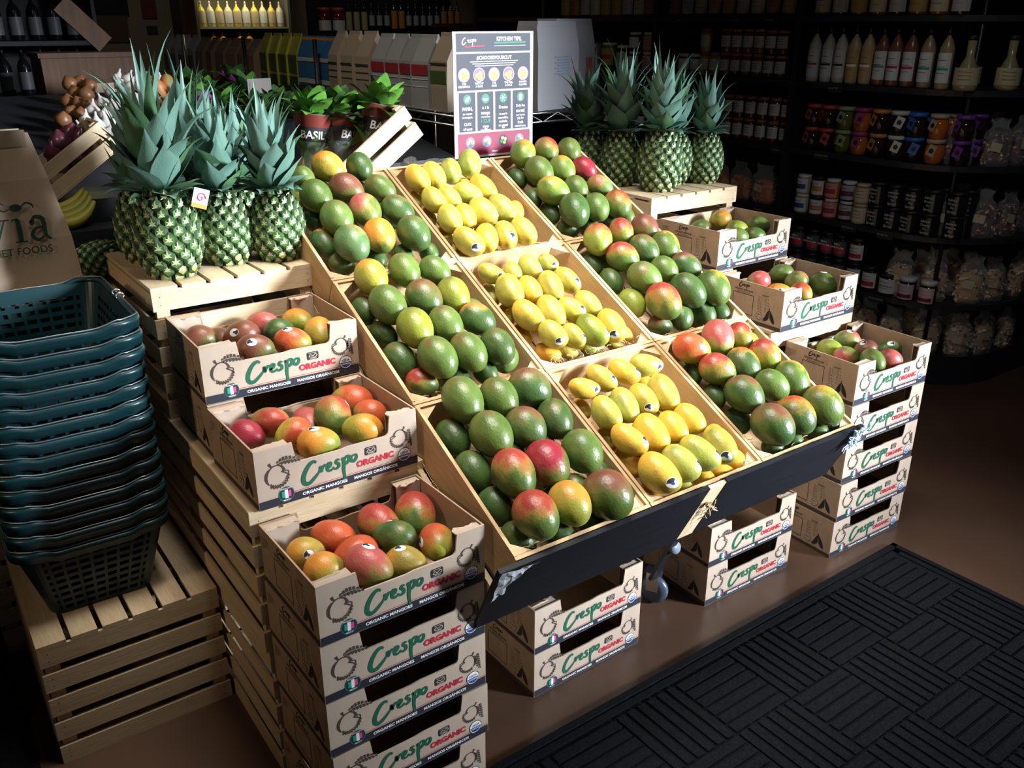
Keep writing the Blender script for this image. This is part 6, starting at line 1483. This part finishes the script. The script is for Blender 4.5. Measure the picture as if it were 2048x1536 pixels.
p_ = pineapple(.44, 2.885, 1.06, .75, .4, 1, (0, 0), 'pineapple lying on its side next to the paper bag', 'pineapple lying down'); p_.rotation_euler = (1.3, .3, .9)
# leafy greens, purple cauliflower
LEAFD = mat('leafy_green', (.045, .115, .030), .5, .4, noise=(14, (.02, .06, .015), .3, .7)); LEAFB = mat('basil_leaf', (.11, .30, .045), .42, .4, noise=(20, (.05, .15, .02), .3, .7)); LILAC = mat('purple_floret', (.22, .03, .24), .7, .2, bump=(90, .8))
def leaves(n, r0, L0, wd, mts, seed, up=(10, 75), z0=0):
    rnd = random.Random(seed); m = MB()
    for i in range(n):
        a = i*2.4+rnd.uniform(-.3, .3); L_ = L0*rnd.uniform(.7, 1.2); th = math.radians(rnd.uniform(*up)); k = 6; x, z = r0*rnd.random(), z0+rnd.uniform(0, .02); vs = []; fs = []; bend = rnd.uniform(.2, 1.0)
        for j in range(k+1):
            s = j/k; w_ = wd*math.sin(PI*min(.98, s*.9+.08))**.8
            for q in (-1, 0, 1): vs.append((x, q*w_, z+(abs(q)*.25*w_)+rnd.uniform(-.002, .002)))
            t2 = th+bend*s; x += math.sin(t2)*L_/k; z += math.cos(t2)*L_/k
        for j in range(k):
            for q in (0, 1): fs.append((j*3+q, j*3+q+1, j*3+q+4, j*3+q+3))
        m.add(vs, fs, rnd.choice(mts), True, RZ(a))
    return m
lf = [leaves(26, .02, .11, .030, [LEAFD, LEAFD, LEAFB], s_).mesh('leafy_bunch') for s_ in (3, 4)]
for q, (u, v) in enumerate(((382, 190), (412, 200), (392, 218), (470, 176), (498, 196), (452, 222), (520, 236), (556, 222), (590, 238))):
    o = obj('leafy_bunch', lf[q % 2], None, ats(u, v, -.0)); o.rotation_euler.z = q; tag(o, 'bunch of dark leafy greens, %s from the left behind the pineapple crowns' % ORD[q], 'greens', 'leafy bunches on the produce stand')
for q, (u, v) in enumerate(((458, 166), (412, 212), (478, 176))):
    m = MB(); rnd = random.Random(q)
    for k in range(18): a = rnd.uniform(0, 6.28); r_ = .03*rnd.random()**.5; m.lathe(ball(.016), LILAC, 8, T(r_*math.cos(a), r_*math.sin(a), .03+.02*rnd.random()))
    o = obj('purple_cauliflower', m, None, ats(u, v, .02)); tag(o, 'purple cauliflower head, %s among the leafy greens' % ('upper', 'lower', 'furthest back')[q], 'cauliflower', 'purple cauliflowers')
m = MB(); m.box((-.06, -.002, 0), (.06, 0, .14), mat('clear_sign_sleeve', (.25, .24, .24), .2, .5, alpha=.6)); m.box((-.05, -.0035, .01), (.05, -.0025, .13), mat('faded_sign_card', (.16, .14, .13), .7)); o = obj('sign_holder', m, None, ats(524, 222, 0), .2); tag(o, 'grey upright sign holder above the greens', 'sign holder')
# basil sleeves
def basil(loc, rot, lab, seed):
    root = empty('basil_sleeve', lab, 'basil', loc, 0, 'basil sleeves in the tilted crate'); root.rotation_euler = rot
    m = MB(); m.lathe([(.020, 0), (.034, .07), (.056, .17), (.066, .215)], GLASSFILM, 20); obj('film_sleeve', m, root)
    m = leaves(44, .016, .12, .030, [LEAFB, LEAFB, LEAFD], seed, (0, 80), .175); obj('leaves', m, root)
    m = leaves(26, .008, .12, .020, [LEAFD, LEAFB], seed+9, (0, 18), .02); obj('stems', m, root)
    m = MB(); RR = lambda z: .034+(z-.07)*.22+.0012
    m.lathe([(RR(.125), .125), (RR(.172), .172)], INK, 18, None, True, -PI/2-1.35, -PI/2+1.35); m.lathe([(RR(.1725), .1725), (RR(.212), .212)], C_('band_tomato', (.13, .02, .015), .4), 18, None, True, -PI/2-1.35, -PI/2+1.35)
    vs, fs = text_mesh('BASIL', 'CENTER', .02, 0); V = []
    for x, y in vs:
        z = .135+y*.036; r_ = RR(z)+.0008; a = -PI/2+x*.036/r_; V.append((r_*math.cos(a), r_*math.sin(a), z))
    m.add(V, fs, INKWHITE, False); obj('label_band', m, root)
    return root
basil((1.215, 2.90, 1.25), (-.05, .12, -.35), 'basil sleeve at the left, black BASIL label facing the pineapples', 1)
basil((1.305, 2.865, 1.245), (-.05, .20, .5), 'middle basil sleeve, its label turned away', 2)
basil((1.385, 2.80, 1.275), (-.10, .30, -.05), 'basil sleeve at the right with its BASIL label in full view', 3)
FILM2 = mat('crinkled_film', (.42, .41, .42), .15, .8, 0, alpha=.75, bump=(30, 1.0))
for q, (x, y, z, r_) in enumerate(((1.60, 2.78, 1.215, .062), (1.72, 2.92, 1.205, .065), (1.80, 2.84, 1.20, .05), (1.66, 2.99, 1.225, .05))):
    m = MB(); rnd = random.Random(q+3); vs = [(0, 0, -r_*.6)]; nn, nr = 16, 9; fs = []
    for j in range(1, nr):
        for k in range(nn):
            a = 2*PI*k/nn; t = PI*j/nr; s_ = r_*(1+rnd.uniform(-.28, .22)); vs.append((s_*math.sin(t)*math.cos(a), s_*math.sin(t)*math.sin(a), -s_*math.cos(t)*.9 if t > PI/2 else -r_*.6*math.cos(t)))
    vs.append((0, 0, r_*1.1)); L_ = len(vs)-1
    for k in range(nn): fs.append((0, 1+(k+1) % nn, 1+k)); fs.append((L_, L_-nn+k, L_-nn+(k+1) % nn))
    for j in range(nr-2):
        for k in range(nn): a = 1+j*nn+k; b_ = 1+j*nn+(k+1) % nn; fs.append((a, b_, b_+nn, a+nn))
    m.add(vs, fs, FILM2, False); root = empty('film_bag', 'crumpled clear bag behind the back centre mangoes, %s from the left' % ORD[q], 'bag', (x, y, z), 0, 'crumpled clear bags'); obj('film_wrap', m, root)
    c = MB()
    for k in range(40): nugget(c, (rnd.gauss(0, r_*.33), rnd.gauss(0, r_*.33), rnd.uniform(-r_*.5, r_*.2)), .009, [C_('dark_mushroom', (.06, .035, .02), .6), C_('raisin_dark', (.06, .025, .02), .5)][k % 2], rnd)
    obj('contents', c, root)['kind'] = 'stuff'
# ------------------------------------------------------------ far left: pots, basket, chest, shelves
DKW = mat('dark_oak', (.09, .045, .022), .6, .3, noise=(6, (.055, .026, .014), .3, .7, (8, 8, .6)))
m = MB(); m.box((-.6, 4.55, 0), (1.20, 5.5, 1.17), BLACKSHELF); o = obj('display_table', m); tag(o, 'black table at the far left carrying pots, basket and wooden chest', 'table')
pot = [(0, 0), (.10, 0), (.125, .03), (.13, .075), (.14, .08), (.13, .088), (.115, .086), (.11, .03), (0, .02)]; pm_ = None
for q, (x, y, z) in enumerate(((.56, 4.66, 1.171), (.66, 4.80, 1.171), (.56, 4.66, 1.261), (.80, 4.68, 1.171))):
    if pm_ is None: m = MB(); m.lathe(pot, mat('black_clay', (.014, .014, .016), .4, .4), 24); pm_ = m.mesh('clay_pot')
    o = obj('clay_pot', pm_, None, (x, y, z)); tag(o, 'black clay pot, %s of the group at the far left' % ('front left', 'rear', 'stacked upper', 'right')[q], 'pot', 'black clay pots')
root = empty('wicker_basket', 'oval wicker basket with arched handles at the far left', 'basket', (.66, 5.05, 1.175)); WIC = mat('wicker', (.20, .12, .06), .7, .3, bump=(120, .8, (1, 1, 4)))
m = MB(); m.lathe([(0, 0), (.14, 0), (.20, .10), (.205, .115), (.19, .11), (.13, .012), (0, .01)], WIC, 28, S3(1.15, .6, 1)); obj('basket_body', m, root)
for s_ in (-.10, .10): m = MB(); m.tube([(s_, .105*math.cos(PI*i/12), .10+.12*math.sin(PI*i/12)) for i in range(13)], .006, METALDARK, 6); obj('handle', m, root)
m = MB(); m.box((0, 0, 0), (.42, .30, .24), DKW); m.box((-.01, -.01, .24), (.43, .31, .262), DKW); m.box((.22, -.003, .05), (.31, -.001, .12), TANP); o = obj('wooden_chest', m, None, (.77, 4.95, 1.345)); tag(o, 'dark wooden chest with lid at the far left', 'chest'); m = MB(); m.box((.76, 4.92, 1.171), (1.19, 5.30, 1.344), BLACKSHELF); tag(obj('riser', m), 'black riser under the wooden chest', 'riser')
m = MB(); m.box((0, 0, 0), (.08, .03, .26), DKW, RY(-.75)); m.box((.08, 0, 0), (.092, .035, .26), DKW, RY(-.75)); o = obj('leaning_board', m, None, (1.06, 5.05, 1.608)); tag(o, 'wooden board leaning over the chest at the far left', 'board')
root = empty('bottle_shelf', 'black shelf of dark bottles in the far left corner', 'shelves', (-.3, 5.9, 0))
for z in (1.33, 1.62): m = MB(); m.box((0, 0, z), (1.55, .4, z+.025), BLACKSHELF); obj('shelf_board', m, root)
m = MB(); m.box((0, .4, 0), (1.55, .42, 2.0), BLACKSHELF); obj('back_panel', m, root)
for x in (0, 1.53): m = MB(); m.box((x, 0, 0), (x+.02, .4, 2.0), BLACKSHELF); obj('upright', m, root)
wb = jar('wine_bottle', .037, .25, BLK, CO['black'], C_('label_dim', (.12, .12, .13), .5), .03, (.12, .5), 'bottle')
for ch in wb.children: ch.rotation_euler.z = PI/2
for q in range(18):
    o = place(wb, FL, (.35+(q % 9)*.098, 6.0, (1.356, 1.646)[q//9]), 'dark bottle with grey label, %s from the left on the %s far left shelf' % (ORD[q % 9], ('lower', 'upper')[q//9]), 'dark bottles in the far left corner'); o['category'] = 'bottle'
# notices, pillars
for q, (x0, z0, x1, z1, c, lab) in enumerate(((1.52, 1.80, 1.90, 2.1, (.02, .02, .025), 'black notice high on the back wall'), (2.00, 1.78, 2.11, 1.92, (.24, .05, .06), 'red and green picture on the back wall'), (2.02, 1.66, 2.10, 1.72, (.05, .06, .07), 'small dark sign under the red picture'), (1.62, 1.60, 1.88, 1.80, (.16, .11, .08), 'brown paper notice on the back wall'))):
    m = MB(); m.box((0, 0, 0), ((x1-x0)*1.05, .012, (z1-z0)), mat('notice_%s' % ('black', 'red', 'slate', 'brown')[q], c, .6)); o = obj('wall_notice', m, None, (x0*1.046, 8.187, z0-.008)); tag(o, lab, 'notice')
for i, x in enumerate((2.20, 3.07)): m = MB(); m.box((x, 7.5, 0), (x+.10+.06*i, 7.75, 3.6), DKW if i == 0 else mat('bronze_paint', (.12, .09, .07), .5)); struct('trim_%d' % (i+1), m)
# lit drinks cooler
fr = empty('drinks_cooler', 'lit drinks cooler full of yellow bottles at the back', 'cooler', (2.32, 7.45, 0))
m = MB(); m.box((0, .55, 0), (.73, .58, 2.2), C_('cooler_liner', (.30, .28, .20), .5)); obj('back_panel', m, fr)
for x in (-.02, .73): m = MB(); m.box((x, 0, 0), (x+.02, .58, 2.2), C_('cooler_case', (.10, .10, .10), .5)); obj('side_wall', m, fr)
for z in (1.16, 1.40, 1.545, 1.705): m = MB(); m.box((0, .02, z-.012), (.73, .55, z), C_('cooler_shelf', (.3, .3, .28), .4)); obj('shelf_board', m, fr)
m = MB(); m.box((0, 0, 1.98), (.73, .55, 2.2), C_('cooler_case', (.10, .10, .10), .5)); obj('canopy', m, fr)
m = MB(); m.box((.02, .04, 1.965), (.71, .07, 1.978), mat('cooler_tube', (1, .9, .5), .5, emit=((1, .88, .55), 3.0))); obj('light_tube', m, fr)
area('cooler_light', (2.68, 7.40, 1.96), (2.68, 7.62, 1.5), .6, .05, 1.6, (1, .86, .5))
yb = [jar('juice_bottle', .032, h, c, CO[l], lb, .02, (.15, .6), 'bottle') for h, c, l, lb in ((.19, C_('lemon_juice', (.50, .42, .06), .3), 'gold', LTAN), (.19, C_('pale_juice', (.50, .46, .30), .3), 'white', LW), (.12, C_('orange_juice', (.50, .20, .04), .3), 'orange', LTAN))]
for b_ in yb:
    for ch in b_.children: ch.rotation_euler.z = PI/2
for q in range(10):
    o = place(yb[q % 2], FL, (2.365+q*.071, 7.52, 1.706), 'pale yellow bottle, %s from the left in the upper cooler row' % ORD[q], 'bottles in the drinks cooler'); o['category'] = 'bottle'
for q in range(10):
    o = place(yb[2] if q % 3 else yb[0], FL, (2.365+q*.071, 7.50, 1.546 if q % 3 else 1.401), 'small orange bottle, %s from the left in the lower cooler row' % ORD[q], 'bottles in the drinks cooler'); o['category'] = 'bottle'
# dark back shelf of oils and vinegars, brown cabinet
root = empty('bottle_shelf', 'long dark shelf of oil and vinegar bottles across the back', 'shelves', (3.32, 7.50, 0))
for z in (.9, 1.28, 1.655): m = MB(); m.box((0, 0, z-.02), (1.5, .4, z), BLACKSHELF); obj('shelf_board', m, root)
m = MB(); m.box((0, .4, 0), (1.5, .42, 2.3), BLACKSHELF); obj('back_panel', m, root)
ob = [jar('oil_bottle', r, h, c, CO[l], lb, .03, lw, 'bottle' if h > .2 else 'round') for r, h, c, l, lb, lw in ((.060, .20, JRD, 'red', LW, (.1, .5)), (.030, .27, JD, 'black', C_('label_straw', (.34, .30, .16), .5), (.08, .62)), (.028, .28, BLK, 'black', LGREY, (.2, .5)), (.032, .27, JD, 'black', C_('label_amber', (.40, .18, .04), .5), (.12, .66)))]
for b_ in ob:
    for ch in b_.children: ch.rotation_euler.z = PI/2
seq = [0, 0, 1, 1, 1, 2, 2, 2, 3, 3, 2, 2, 2, 2, 2, 3, 3, 3]; xx = 3.36
for q, k in enumerate(seq):
    xx += .065 if k == 0 else .036
    o = place(ob[k], FL, (xx, 7.60, 1.656), '%s bottle, %s from the left on the dark back shelf' % (('squat red', 'straw labelled', 'slim black', 'amber labelled')[k], ORD[q] if q < 16 else ('seventeenth', 'eighteenth')[q-16]), 'oil bottles on the back shelf'); o['category'] = 'bottle'
    xx += .065 if k == 0 else .038
m = MB(); m.box((0, 0, 0), (.62, .40, 1.70), mat('grey_brown_planks', (.085, .062, .05), .7, .2, noise=(5, (.055, .04, .032), .3, .7, (9, 9, .5)))); m.box((-.02, -.02, 1.70), (.64, .42, 1.73), DKW); o = obj('wooden_cabinet', m, None, (4.25, 6.75, 0)); tag(o, 'grey brown plank cabinet at the back, left of the jar shelves', 'cabinet')
